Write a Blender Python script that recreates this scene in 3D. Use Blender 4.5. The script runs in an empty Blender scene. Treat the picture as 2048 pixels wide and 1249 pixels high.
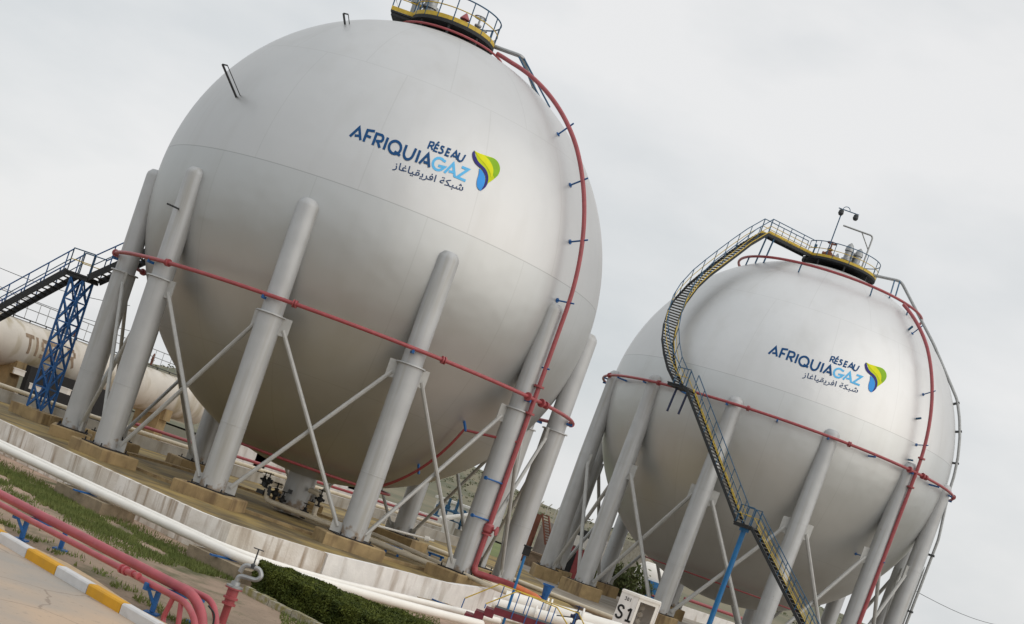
import bpy, bmesh, math, random
from mathutils import Vector as V, Matrix
random.seed(7)
R_=math.radians
scene=bpy.context.scene
COL=scene.collection
# ------------------------------------------------------------------ camera
ROLL,PITCH,FPX=0.34539,-0.073885,2968.13
PPX,PPY=999.70,1234.35
EYE=4.7
c_,s_=math.cos(PITCH),math.sin(PITCH); cr,sr=math.cos(ROLL),math.sin(ROLL)
X0=V((1,0,0)); U0=V((0,-s_,c_)); D0=V((0,c_,s_))
RIGHT=X0*cr+U0*sr; UP=-X0*sr+U0*cr
cam=bpy.data.cameras.new("camera"); camo=bpy.data.objects.new("camera",cam); COL.objects.link(camo)
m=Matrix((RIGHT,UP,-D0)).transposed().to_4x4(); m.translation=V((0,0,EYE)); camo.matrix_world=m
cam.sensor_width=36; cam.sensor_fit='HORIZONTAL'; cam.lens=FPX/2048*36
cam.shift_x=(1024-PPX)/2048; cam.shift_y=(PPY-624.5)/2048
cam.clip_start=.1; cam.clip_end=5000
scene.camera=camo
# ------------------------------------------------------------------ world, sun, exposure
SUN_EL,SUN_AZ=R_(26),R_(-30)      # azimuth of the sun measured from +x, counter-clockwise
w=bpy.data.worlds.new("World"); scene.world=w; w.use_nodes=True
nt=w.node_tree; bg=nt.nodes['Background']; bg.inputs['Strength'].default_value=.12
sky=nt.nodes.new('ShaderNodeTexSky'); sky.sky_type='NISHITA'; sky.sun_disc=False
sky.sun_elevation=SUN_EL; sky.sun_rotation=math.pi/2-SUN_AZ; sky.dust_density=3
tc=nt.nodes.new('ShaderNodeTexCoord'); mp=nt.nodes.new('ShaderNodeMapping'); mp.inputs['Scale'].default_value=(1,1,2.2)
nz=nt.nodes.new('ShaderNodeTexNoise'); nz.inputs['Scale'].default_value=2.6; nz.inputs['Detail'].default_value=6; nz.inputs['Roughness'].default_value=.52
rp=nt.nodes.new('ShaderNodeValToRGB'); e=rp.color_ramp.elements
e[0].position=.34; e[0].color=(4.85,5.1,5.25,1); e[1].position=.6; e[1].color=(6.5,6.5,6.5,1)
mx=nt.nodes.new('ShaderNodeMixRGB'); mx.inputs[0].default_value=.94
nt.links.new(tc.outputs['Generated'],mp.inputs[0]); nt.links.new(mp.outputs[0],nz.inputs['Vector']); sx0=nt.nodes.new('ShaderNodeSeparateXYZ'); nt.links.new(tc.outputs['Generated'],sx0.inputs[0]); ma=nt.nodes.new('ShaderNodeMath'); ma.operation='MULTIPLY_ADD'; nt.links.new(sx0.outputs[0],ma.inputs[0]); ma.inputs[1].default_value=.15; nt.links.new(nz.outputs['Fac'],ma.inputs[2]); nt.links.new(ma.outputs[0],rp.inputs[0])
nt.links.new(sky.outputs[0],mx.inputs[1]); nt.links.new(rp.outputs[0],mx.inputs[2]); sp=nt.nodes.new('ShaderNodeSeparateXYZ'); nt.links.new(tc.outputs['Generated'],sp.inputs[0])
zr=nt.nodes.new('ShaderNodeMapRange'); zr.inputs[1].default_value=.5; zr.inputs[2].default_value=1; zr.inputs[3].default_value=1; zr.inputs[4].default_value=1.45; nt.links.new(sp.outputs[2],zr.inputs[0])
vm=nt.nodes.new('ShaderNodeVectorMath'); vm.operation='SCALE'; nt.links.new(mx.outputs[0],vm.inputs[0]); nt.links.new(zr.outputs[0],vm.inputs['Scale']); nt.links.new(vm.outputs[0],bg.inputs[0])
sl=bpy.data.lights.new("sun",'SUN'); sl.energy=1.0; sl.angle=R_(85); sl.color=(1,.95,.87)
so=bpy.data.objects.new("sun",sl); COL.objects.link(so)
sd=V((math.cos(SUN_EL)*math.cos(SUN_AZ),math.cos(SUN_EL)*math.sin(SUN_AZ),math.sin(SUN_EL)))
so.rotation_euler=sd.to_track_quat('Z','Y').to_euler(); so.location=(60,-20,60)
scene.view_settings.view_transform='Standard'; scene.view_settings.look='None'
scene.view_settings.exposure=0.14; scene.view_settings.gamma=1
# ------------------------------------------------------------------ survey helpers: a photo point on a known level or at a known distance
def ray(x,y): return (RIGHT*((x-PPX)/FPX)-UP*((y-PPY)/FPX)+D0)
def bp(x,y,z):
    d=ray(x,y); p=d*((z-EYE)/d.z); return V((p.x,p.y,z))
def at(x,y,Y):
    d=ray(x,y); p=d*(Y/d.y); return V((p.x,Y,p.z+EYE))
def onsphere(x,y,C,r):
    d=ray(x,y).normalized(); o=V((0,0,EYE))-C; b=o.dot(d); c=o.length_squared-r*r
    return V((0,0,EYE))+d*(-b-math.sqrt(max(b*b-c,0)))
# ------------------------------------------------------------------ materials
def dim(c,k): return tuple(x*k for x in c)
BRIGHT=('pipe paint','whitewash','lettering','emblem')
def mat(name,col,rough=.55,metal=0,var=.12,scale=3,col2=None,ramp=(.35,.65),bump=0,bscale=30,detail=6,stretch=None,spec=.5,streak=None):
    if not any(k in name for k in BRIGHT) or 'red' in name or 'cream' in name:
        col=dim(col,.74); col2=dim(col2,.74) if col2 else None; streak=(*streak[:3],dim(streak[3],.74)) if streak else None
    if 'lettering' in name or 'emblem' in name or 'leaf' in name or 'grass' in name: spec=.15
    m=bpy.data.materials.new(name); m.use_nodes=True; n=m.node_tree.nodes; L=m.node_tree.links
    b=n['Principled BSDF']; b.inputs['Roughness'].default_value=rough; b.inputs['Metallic'].default_value=metal
    b.inputs['Specular IOR Level'].default_value=spec
    t=n.new('ShaderNodeTexCoord'); mp=n.new('ShaderNodeMapping'); L.new(t.outputs['Object'],mp.inputs[0])
    if stretch: mp.inputs['Scale'].default_value=stretch
    z=n.new('ShaderNodeTexNoise'); z.inputs['Scale'].default_value=scale; z.inputs['Detail'].default_value=detail; L.new(mp.outputs[0],z.inputs['Vector'])
    r=n.new('ShaderNodeValToRGB'); e=r.color_ramp.elements; e[0].position,e[1].position=ramp
    a=col2 if col2 else tuple(c*(1-var) for c in col); bb=col if col2 else tuple(min(1,c*(1+var)) for c in col)
    e[0].color=(*a,1); e[1].color=(*bb,1); L.new(z.outputs['Fac'],r.inputs[0]); out=r.outputs[0]
    if streak:
        sc,lo,hi,scol=streak
        mp2=n.new('ShaderNodeMapping'); mp2.inputs['Scale'].default_value=sc; L.new(t.outputs['Object'],mp2.inputs[0])
        z2=n.new('ShaderNodeTexNoise'); z2.inputs['Scale'].default_value=1; z2.inputs['Detail'].default_value=5; L.new(mp2.outputs[0],z2.inputs['Vector'])
        mr=n.new('ShaderNodeMapRange'); mr.inputs[1].default_value=lo; mr.inputs[2].default_value=hi; L.new(z2.outputs['Fac'],mr.inputs[0])
        mm=n.new('ShaderNodeMixRGB'); L.new(mr.outputs[0],mm.inputs[0]); L.new(out,mm.inputs[1]); mm.inputs[2].default_value=(*scol,1); out=mm.outputs[0]
    L.new(out,b.inputs['Base Color'])
    if bump:
        z3=n.new('ShaderNodeTexNoise'); z3.inputs['Scale'].default_value=bscale; z3.inputs['Detail'].default_value=4; L.new(t.outputs['Object'],z3.inputs['Vector'])
        bu=n.new('ShaderNodeBump'); bu.inputs['Strength'].default_value=bump; bu.inputs['Distance'].default_value=.05; L.new(z3.outputs['Fac'],bu.inputs['Height']); L.new(bu.outputs[0],b.inputs['Normal'])
    return m
def shell_mat(name,zc,zs,R,tone):
    """aluminium paint, one coat above the weld seam and a slightly darker one under it, faint vertical rain marks"""
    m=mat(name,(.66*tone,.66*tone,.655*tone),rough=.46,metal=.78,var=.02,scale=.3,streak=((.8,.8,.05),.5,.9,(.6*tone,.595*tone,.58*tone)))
    n=m.node_tree.nodes; L=m.node_tree.links; b=n['Principled BSDF']; src=b.inputs['Base Color'].links[0].from_socket
    t=n.new('ShaderNodeTexCoord'); sx=n.new('ShaderNodeSeparateXYZ'); L.new(t.outputs['Object'],sx.inputs[0])
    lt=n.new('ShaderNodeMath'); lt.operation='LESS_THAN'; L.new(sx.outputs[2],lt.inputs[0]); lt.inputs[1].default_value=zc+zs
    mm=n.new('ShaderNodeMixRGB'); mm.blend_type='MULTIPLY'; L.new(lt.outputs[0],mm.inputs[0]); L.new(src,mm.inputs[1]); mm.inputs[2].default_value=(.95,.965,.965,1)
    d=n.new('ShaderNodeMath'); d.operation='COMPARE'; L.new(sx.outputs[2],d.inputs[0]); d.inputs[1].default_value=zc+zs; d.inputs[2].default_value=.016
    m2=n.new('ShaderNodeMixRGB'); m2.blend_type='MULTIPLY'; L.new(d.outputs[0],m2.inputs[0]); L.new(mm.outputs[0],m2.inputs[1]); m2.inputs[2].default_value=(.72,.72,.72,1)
    def mth(op,a,b_=None,c=None):
        k=n.new('ShaderNodeMath'); k.operation=op
        for i,x in enumerate((a,b_,c)):
            if x is None: continue
            if isinstance(x,(int,float)): k.inputs[i].default_value=x
            else: L.new(x,k.inputs[i])
        return k.outputs[0]
    X,Y,Zc=sx.outputs; rho=mth('SQRT',mth('ADD',mth('MULTIPLY',X,X),mth('MULTIPLY',Y,Y)))
    an=mth('ARCTAN2',Y,X); stp=2*math.pi/14
    above=mth('GREATER_THAN',Zc,zc+R*.62); an=mth('ADD',an,mth('MULTIPLY',above,stp*.5)); low=mth('LESS_THAN',Zc,zc+zs); an=mth('ADD',an,mth('MULTIPLY',low,stp*.37))
    dist=mth('MULTIPLY',mth('ABSOLUTE',mth('SUBTRACT',mth('FRACT',mth('DIVIDE',mth('ADD',an,20*stp),stp)),.5)),mth('MULTIPLY',rho,stp))
    ln=mth('LESS_THAN',dist,.022)
    for zz_ in (.62,-.6): ln=mth('MAXIMUM',ln,mth('COMPARE',Zc,zc+R*zz_,.02))
    m3=n.new('ShaderNodeMixRGB'); m3.blend_type='MULTIPLY'; L.new(ln,m3.inputs[0]); L.new(m2.outputs[0],m3.inputs[1]); m3.inputs[2].default_value=(.93,.93,.925,1)
    L.new(m3.outputs[0],b.inputs['Base Color'])
    nz=n.new('ShaderNodeTexNoise'); nz.inputs['Scale'].default_value=.55; nz.inputs['Detail'].default_value=2; L.new(t.outputs['Object'],nz.inputs['Vector'])
    bu=n.new('ShaderNodeBump'); bu.inputs['Strength'].default_value=.12; bu.inputs['Distance'].default_value=.35; L.new(nz.outputs['Fac'],bu.inputs['Height']); L.new(bu.outputs[0],b.inputs['Normal'])
    return m
MT=dict(
 leg=mat('leg paint',(.6,.61,.615),rough=.5,metal=.3,var=.05,scale=1.2,streak=((4,4,.22),.52,.75,(.5,.49,.46))),
 steel=mat('galvanised steel',(.45,.46,.46),rough=.4,metal=.6,var=.12,scale=8),
 brace=mat('brace paint',(.56,.56,.54),rough=.5,metal=.1,var=.06,scale=4),
 dark=mat('dark steel',(.045,.05,.055),rough=.6,var=.25,scale=10),
 grate=mat('dark grating',(.03,.033,.036),rough=.7,var=.3,scale=14),
 red=mat('red pipe paint',(.44,.085,.095),rough=.4,var=.1,scale=4,streak=((3,3,3),.6,.8,(.38,.1,.1))),
 pink=mat('faded red pipe paint',(.5,.095,.115),rough=.42,var=.12,scale=2.5,streak=((2,2,2),.56,.78,(.55,.17,.18))),
 maroon=mat('maroon step paint',(.2,.02,.035),rough=.45,var=.15,scale=6),
 orange=mat('orange paint',(.75,.19,.05),rough=.45,var=.1,scale=5),
 blue=mat('blue steel paint',(.012,.13,.4),rough=.45,var=.15,scale=6),
 teal=mat('dark blue green rail paint',(.02,.11,.22),rough=.5,var=.2,scale=6),
 bright=mat('bright blue paint',(.01,.19,.48),rough=.4,var=.08,scale=4),
 yellow=mat('yellow safety paint',(.75,.52,.05),rough=.5,var=.12,scale=6),
 white=mat('white pipe paint',(.84,.81,.75),rough=.45,var=.04,scale=1.5,streak=((.5,.5,4),.6,.85,(.7,.66,.58))),
 cream=mat('cream pipe paint',(.84,.74,.57),rough=.5,var=.08,scale=2,streak=((1,1,4),.58,.8,(.6,.5,.36))),
 wall=mat('stained whitewash',(.78,.76,.73),rough=.85,var=.06,scale=2,streak=((1.6,1.6,.35),.53,.74,(.42,.36,.3)),bump=.2,bscale=14),
 grime=mat('grimy whitewash',(.77,.74,.69),rough=.9,scale=1.1,col2=(.62,.57,.5),ramp=(.4,.6),streak=((3.2,3.2,.3),.5,.66,(.36,.29,.22)),bump=.25,bscale=14),
 greywall=mat('grey stained concrete',(.55,.52,.47),rough=.9,var=.1,scale=2,streak=((1.4,1.4,.3),.5,.72,(.33,.28,.21)),bump=.25,bscale=16),
 tanwall=mat('speckled concrete',(.52,.46,.38),rough=.9,var=.12,scale=3,streak=((5,5,5),.52,.7,(.34,.28,.21)),bump=.25,bscale=20),
 plinth=mat('ochre stained concrete',(.46,.33,.165),rough=.9,var=.14,scale=2.4,streak=((2.2,2.2,.5),.5,.72,(.24,.16,.085)),bump=.25,bscale=18),
 block=mat('weathered brown concrete',(.36,.285,.19),rough=.95,var=.2,scale=2,streak=((2,2,.6),.5,.72,(.2,.15,.09)),bump=.4,bscale=14),
 slab=mat('mossy concrete floor',(.46,.325,.11),rough=.9,scale=.5,col2=(.17,.122,.055),ramp=(.38,.62),streak=((.9,.9,.9),.55,.75,(.27,.23,.13)),bump=.2,bscale=10),
 slab2=mat('pale concrete floor',(.46,.41,.34),rough=.9,scale=.5,col2=(.3,.25,.19),ramp=(.35,.62),bump=.2,bscale=10),
 kerbw=mat('white kerb paint',(.8,.79,.78),rough=.7,var=.04,scale=3,streak=((2.5,2.5,2.5),.6,.85,(.6,.57,.52)),bump=.12,bscale=25),
 kerby=mat('yellow kerb paint',(.85,.43,.015),rough=.7,var=.06,scale=3,streak=((2.5,2.5,2.5),.6,.85,(.68,.35,.04)),bump=.12,bscale=25),
 stone=mat('rough edging stone',(.5,.46,.36),rough=.95,scale=5,col2=(.34,.3,.12),ramp=(.4,.6),bump=.6,bscale=14),
 road=mat('dusty concrete road',(.66,.49,.345),rough=.9,scale=.16,col2=(.43,.4,.36),ramp=(.4,.58),streak=((6,6,6),.6,.75,(.4,.33,.26)),bump=.1,bscale=40),
 strip=mat('tan mortar strip',(.75,.56,.34),rough=.95,var=.12,scale=1.4,bump=.25,bscale=12),
 hill=mat('scrubby hillside',(.25,.22,.14),rough=1,scale=.03,col2=(.14,.145,.085),ramp=(.38,.6),streak=((.12,.12,.12),.53,.68,(.25,.21,.13))),  # hill brown lightened, distance haze put into the colour
 tank=mat('weathered cream tank paint',(.8,.74,.65),rough=.6,var=.06,scale=.8,streak=((.8,.8,.25),.5,.68,(.5,.42,.27))),
 rust=mat('rust brown lettering',(.27,.2,.14),rough=.8,var=.2,scale=4),
 rustpanel=mat('rusty red brown panel',(.27,.1,.06),rough=.8,var=.2,scale=2),
 black=mat('matt black',(.012,.012,.013),rough=.7,var=.2,scale=9),
 valve=mat('dark blue valve paint',(.02,.03,.09),rough=.5,var=.2,scale=9),
 plate=mat('base plate bitumen',(.022,.02,.02),rough=.8,var=.2,scale=9),
 hedge=mat('hedge leaf',(.14,.165,.03),rough=.65,scale=2.2,col2=(.05,.07,.012),ramp=(.35,.65)),
 tread=mat('worn grey tread',(.2,.2,.19),rough=.6,var=.2,scale=6),
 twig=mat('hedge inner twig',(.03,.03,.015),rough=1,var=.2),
 grass=mat('grass blade',(.22,.25,.08),rough=.7,scale=.8,col2=(.14,.18,.05),ramp=(.35,.65)),
 tree=mat('olive crown leaf',(.13,.14,.075),rough=.8,var=.3,scale=.4),
 shrub=mat('pale shrub leaf',(.19,.22,.09),rough=.8,scale=1.2,col2=(.1,.13,.045),ramp=(.35,.65)),
 bark=mat('brown bark',(.12,.085,.06),rough=.95,var=.2,scale=5),
 navy=mat('navy lettering',(.01,.07,.2),rough=.4,var=.03),
 inky=mat('grey navy lettering',(.035,.07,.16),rough=.4,var=.03),
 sky=mat('sky blue lettering',(.13,.5,.85),rough=.4,var=.03),
 indigo=mat('indigo emblem paint',(.035,.03,.19),rough=.4,var=.05),
 azure=mat('azure emblem paint',(.05,.3,.75),rough=.4,var=.1,scale=.8),
 lemon=mat('lemon emblem paint',(.72,.72,.01),rough=.4,var=.05),
 lime=mat('lime emblem paint',(.55,.62,.01),rough=.4,var=.05),
 leaf=mat('leaf green emblem paint',(.25,.46,.02),rough=.4,var=.05),
)
def ground_mat():
    m=mat('sandy soil with weeds',(.58,.41,.305),rough=.95,var=.14,scale=.8,streak=((7,7,7),.58,.72,(.3,.22,.14)),bump=.5,bscale=9)
    n=m.node_tree.nodes; L=m.node_tree.links; b=n['Principled BSDF']; src=b.inputs['Base Color'].links[0].from_socket
    t=n.new('ShaderNodeTexCoord'); z=n.new('ShaderNodeTexNoise'); z.inputs['Scale'].default_value=.28; z.inputs['Detail'].default_value=9; z.inputs['Roughness'].default_value=.68
    L.new(t.outputs['Object'],z.inputs['Vector'])
    r=n.new('ShaderNodeMapRange'); r.inputs[1].default_value=.5; r.inputs[2].default_value=.62; L.new(z.outputs['Fac'],r.inputs[0])
    mm=n.new('ShaderNodeMixRGB'); L.new(r.outputs[0],mm.inputs[0]); L.new(src,mm.inputs[1]); mm.inputs[2].default_value=(.095,.095,.035,1)
    sx=n.new('ShaderNodeVectorMath'); sx.operation='DISTANCE'; L.new(t.outputs['Object'],sx.inputs[0]); sx.inputs[1].default_value=(-8,38,0)
    r2=n.new('ShaderNodeMapRange'); r2.inputs[1].default_value=26; r2.inputs[2].default_value=60; L.new(sx.outputs['Value'],r2.inputs[0])
    m2=n.new('ShaderNodeMixRGB'); L.new(r2.outputs[0],m2.inputs[0]); L.new(mm.outputs[0],m2.inputs[1]); m2.inputs[2].default_value=(.085,.075,.04,1)  # far ground blended to dark scrub to cut light bounced onto the tank undersides
    L.new(m2.outputs[0],b.inputs['Base Color']); return m
MT['soil']=ground_mat()
def rusty_foot(m,z0,z1):
    n=m.node_tree.nodes; L=m.node_tree.links; b=n['Principled BSDF']; src=b.inputs['Base Color'].links[0].from_socket
    t=n.new('ShaderNodeTexCoord'); sx=n.new('ShaderNodeSeparateXYZ'); L.new(t.outputs['Object'],sx.inputs[0])
    nz=n.new('ShaderNodeTexNoise'); nz.inputs['Scale'].default_value=3.2; nz.inputs['Detail'].default_value=7; L.new(t.outputs['Object'],nz.inputs['Vector'])
    a=n.new('ShaderNodeMapRange'); a.inputs[1].default_value=z0; a.inputs[2].default_value=z1; a.inputs[3].default_value=.26; a.inputs[4].default_value=-.12; L.new(sx.outputs[2],a.inputs[0])
    s_=n.new('ShaderNodeMath'); s_.operation='ADD'; L.new(nz.outputs['Fac'],s_.inputs[0]); L.new(a.outputs[0],s_.inputs[1])
    r=n.new('ShaderNodeMapRange'); r.inputs[1].default_value=.6; r.inputs[2].default_value=.75; r.inputs[4].default_value=.8; L.new(s_.outputs[0],r.inputs[0])
    mm=n.new('ShaderNodeMixRGB'); L.new(r.outputs[0],mm.inputs[0]); L.new(src,mm.inputs[1]); mm.inputs[2].default_value=(.22,.15,.09,1); L.new(mm.outputs[0],b.inputs['Base Color'])
rusty_foot(MT['leg'],1.3,2.1)
def cracked(m):
    n=m.node_tree.nodes; L=m.node_tree.links; b=n['Principled BSDF']; src=b.inputs['Base Color'].links[0].from_socket
    t=n.new('ShaderNodeTexCoord'); nz=n.new('ShaderNodeTexNoise'); nz.inputs['Scale'].default_value=1.3; nz.inputs['Detail'].default_value=6; L.new(t.outputs['Object'],nz.inputs['Vector'])
    ad=n.new('ShaderNodeVectorMath'); ad.operation='MULTIPLY_ADD'; L.new(nz.outputs['Color'],ad.inputs[0]); ad.inputs[1].default_value=(.7,.7,0); L.new(t.outputs['Object'],ad.inputs[2])
    vo=n.new('ShaderNodeTexVoronoi'); vo.feature='DISTANCE_TO_EDGE'; vo.inputs['Scale'].default_value=.33; L.new(ad.outputs[0],vo.inputs['Vector'])
    mr=n.new('ShaderNodeMapRange'); mr.inputs[1].default_value=.004; mr.inputs[2].default_value=.012; mr.inputs[3].default_value=.5; mr.inputs[4].default_value=0; L.new(vo.outputs['Distance'],mr.inputs[0])
    mm=n.new('ShaderNodeMixRGB'); L.new(mr.outputs[0],mm.inputs[0]); L.new(src,mm.inputs[1]); mm.inputs[2].default_value=(.16,.12,.09,1); L.new(mm.outputs[0],b.inputs['Base Color'])
cracked(MT['road'])
# ------------------------------------------------------------------ mesh builder
def frame(t,up=V((0,0,1))):
    t=t.normalized(); a=up.cross(t)
    if a.length<1e-4: a=V((1,0,0)).cross(t)
    a.normalize(); return t,a,t.cross(a)
def fillet(pts,r,n=5):
    out=[pts[0]]
    for i in range(1,len(pts)-1):
        p=pts[i]; a=(pts[i-1]-p); b=(pts[i+1]-p); d=min(r,a.length*.48,b.length*.48)
        A=p+a.normalized()*d; B=p+b.normalized()*d
        for k in range(n+1):
            t=k/n; out.append(A*(1-t)**2+p*2*t*(1-t)+B*t*t)
    out.append(pts[-1]); return out
class MB:
    def __init__(s): s.v=[]; s.f=[]; s.mi=[]; s.cur=0
    def add(s,vs,fs):
        o=len(s.v); s.v+= [V(p) for p in vs]; s.f+=[tuple(i+o for i in f) for f in fs]; s.mi+=[s.cur]*len(fs); return s
    def box(s,c,size,x=V((1,0,0)),z=V((0,0,1))):
        c=V(c); x=V(x).normalized(); z=V(z).normalized(); y=z.cross(x); h=[k/2 for k in size]
        vs=[c+x*(h[0]*a)+y*(h[1]*b)+z*(h[2]*d) for d in (-1,1) for b in (-1,1) for a in (-1,1)]
        return s.add(vs,[(0,2,3,1),(4,5,7,6),(0,1,5,4),(1,3,7,5),(3,2,6,7),(2,0,4,6)])
    def beam(s,p,q,wd,ht,up=V((0,0,1))):
        p=V(p);q=V(q); t,a,b=frame(q-p,up); return s.box((p+q)/2,((q-p).length,wd,ht),t,b)
    def tube(s,pts,r,n=8,closed=False):
        pts=[V(p) for p in pts]; k=len(pts); rr=r if isinstance(r,(list,tuple)) else [r]*k
        tan=[]
        for i in range(k):
            a=pts[i-1] if (i>0 or closed) else pts[i]; b=pts[(i+1)%k] if (i<k-1 or closed) else pts[i]
            d1=(pts[i]-a); d2=(b-pts[i]); d1=d1.normalized() if d1.length>1e-9 else d1; d2=d2.normalized() if d2.length>1e-9 else d2
            t=d1+d2; tan.append(t.normalized() if t.length>1e-6 else (b-a).normalized())
        _,a,b=frame(tan[0]); vs=[]
        for i in range(k):
            a=(a-tan[i]*a.dot(tan[i])).normalized(); b=tan[i].cross(a)
            vs+=[pts[i]+(a*math.cos(2*math.pi*j/n)+b*math.sin(2*math.pi*j/n))*rr[i] for j in range(n)]
        fs=[]
        for i in range(k if closed else k-1):
            i2=(i+1)%k
            for j in range(n):
                j2=(j+1)%n; fs.append((i*n+j,i*n+j2,i2*n+j2,i2*n+j))
        if not closed: fs+=[tuple(range(n-1,-1,-1)),tuple((k-1)*n+j for j in range(n))]
        return s.add(vs,fs)
    def lathe(s,prof,c=(0,0,0),n=24,axis=V((0,0,1)),caps=True):
        c=V(c); t,a,b=frame(V(axis),V((0,1,0)) if abs(V(axis).normalized().z)>.9 else V((0,0,1))); vs=[]
        for r,z in prof: vs+=[c+t*z+(a*math.cos(2*math.pi*j/n)+b*math.sin(2*math.pi*j/n))*max(r,1e-4) for j in range(n)]
        fs=[]
        for i in range(len(prof)-1):
            for j in range(n): fs.append((i*n+j,i*n+(j+1)%n,(i+1)*n+(j+1)%n,(i+1)*n+j))
        if caps: fs+=[tuple(range(n-1,-1,-1)),tuple((len(prof)-1)*n+j for j in range(n))]
        return s.add(vs,fs)
    def prism(s,poly,z0,z1):
        k=len(poly); ar=sum(poly[i][0]*poly[(i+1)%k][1]-poly[(i+1)%k][0]*poly[i][1] for i in range(k))
        if ar<0: poly=poly[::-1]
        vs=[V((p[0],p[1],z0)) for p in poly]+[V((p[0],p[1],z1)) for p in poly]
        return s.add(vs,[tuple(range(k-1,-1,-1)),tuple(range(k,2*k))]+[(i,(i+1)%k,(i+1)%k+k,i+k) for i in range(k)])
    def wallline(s,pts,th,z0,z1):
        pts=[V((p[0],p[1],0)) for p in pts]; k=len(pts); off=[]
        for i in range(k):
            d=V((0,0,0))
            if i>0: d+=(pts[i]-pts[i-1]).normalized()
            if i<k-1: d+=(pts[i+1]-pts[i]).normalized()
            d.normalize(); nrm=V((-d.y,d.x,0))
            cs=nrm.dot(V((-(pts[min(i+1,k-1)]-pts[max(i-1,0) if i==k-1 else i]).normalized().y,(pts[min(i+1,k-1)]-pts[max(i-1,0) if i==k-1 else i]).normalized().x,0)))
            off.append(nrm*(th/2/max(.4,abs(cs))))
        vs=[];fs=[]
        for p,o in zip(pts,off):
            for q,z in ((p-o,z0),(p-o,z1),(p+o,z1),(p+o,z0)): vs.append(V((q.x,q.y,z)))
        for i in range(k-1):
            for j in range(4): fs.append((i*4+j,i*4+(j+1)%4,i*4+4+(j+1)%4,i*4+4+j))
        fs+=[(3,2,1,0),tuple((k-1)*4+j for j in range(4))]
        return s.add(vs,fs)
    def build(s,name,mt,parent=None,smooth=35,fix=True):
        me=bpy.data.meshes.new(name); root=parent
        while root is not None and root.parent is not None: root=root.parent
        if parent is None:
            lo=[min(v[i] for v in s.v) for i in range(3)]; hi=[max(v[i] for v in s.v) for i in range(3)]
            org=V(((lo[0]+hi[0])/2,(lo[1]+hi[1])/2,lo[2]))
        else: org=V(root.location)
        me.from_pydata([tuple(v-org) for v in s.v],[],s.f)
        for q in (mt if isinstance(mt,list) else [mt]): me.materials.append(MT[q] if isinstance(q,str) else q)
        if any(s.mi): me.polygons.foreach_set('material_index',s.mi)
        if fix:
            b=bmesh.new(); b.from_mesh(me); bmesh.ops.recalc_face_normals(b,faces=b.faces); b.to_mesh(me); b.free()
        if smooth:
            me.polygons.foreach_set('use_smooth',[True]*len(me.polygons)); me.set_sharp_from_angle(angle=R_(smooth))
        me.update(); o=bpy.data.objects.new(name,me); COL.objects.link(o)
        if parent is None: o.location=org
        else: o.parent=parent
        return o
def tag(o,label,cat=None,group=None,kind=None):
    if label: o['label']=label
    if cat: o['category']=cat
    if group: o['group']=group
    if kind: o['kind']=kind
    return o
def thing(name,label,cat,loc,group=None):
    o=bpy.data.objects.new(name,None); o.location=V(loc); o.empty_display_size=.3; COL.objects.link(o); return tag(o,label,cat,group)
def az(a): return V((math.sin(R_(a)),math.cos(R_(a)),0))   # compass-style heading
Z=V((0,0,1))
# ------------------------------------------------------------------ setting
g=MB(); N=60
def gp(i): # denser near
    t=(i/N*2-1); return 1800*(abs(t)**2.2)*(1 if t>0 else -1)
g.add([V((gp(i),gp(j)+40,0)) for j in range(N+1) for i in range(N+1)],[(j*(N+1)+i,j*(N+1)+i+1,(j+1)*(N+1)+i+1,(j+1)*(N+1)+i) for j in range(N) for i in range(N)])
tag(g.build('ground','soil',smooth=0),None,kind='structure')
KA=bp(48.5,1116,0); KB=bp(237,1227.8,0); kd=(KB-KA).normalized(); kn=V((-kd.y,kd.x,0))   # kerb line, kn points away from the road
if kn.y<0: kn=-kn
r_=MB(); P=KA-kd*60; Q=KA+kd*40
r_.add([P+Z*.006,Q+Z*.006,Q-kn*14+Z*.006,P-kn*14+Z*.006],[(0,1,2,3)])
tag(r_.build('road','road',smooth=0),None,kind='structure')
kl=(KB-KA).length/3
k=MB()
for i in range(-14,22):
    k.cur=0 if i%2 else 1     # KA starts a yellow block
    a=KA+kd*(i*kl+.015); b=KA+kd*((i+1)*kl-.015)
    for_=[(0,0),(.0,.2),(.03,.235),(.2,.245),(.24,.21),(.24,0)]
    n=len(for_); vs=[q+kn*o+Z*h for q in (a,b) for o,h in for_]
    k.add(vs,[(j,(j+1)%n,n+(j+1)%n,n+j) for j in range(n)]+[tuple(range(n)),tuple(range(2*n-1,n-1,-1))])
tag(k.build('kerb',['kerbw','kerby'],smooth=20),None,kind='structure')
s2=MB(); a=KA-kd*50+kn*.26; b=KA+kd*30+kn*.26
segs=60; vs=[];fs=[]
for i in range(segs+1):
    p=a+(b-a)*(i/segs); wv=1.0+.35*math.sin(i*1.7)+.2*math.sin(i*4.1)
    vs+= [p+Z*.1,p+kn*wv*.6+Z*.09,p+kn*wv+Z*.004]
for i in range(segs):
    for j in (0,1): fs.append((i*3+j,i*3+j+3,i*3+j+4,i*3+j+1))
s2.add(vs,fs); tag(s2.build('path','strip',smooth=60),None,kind='structure')
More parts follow.
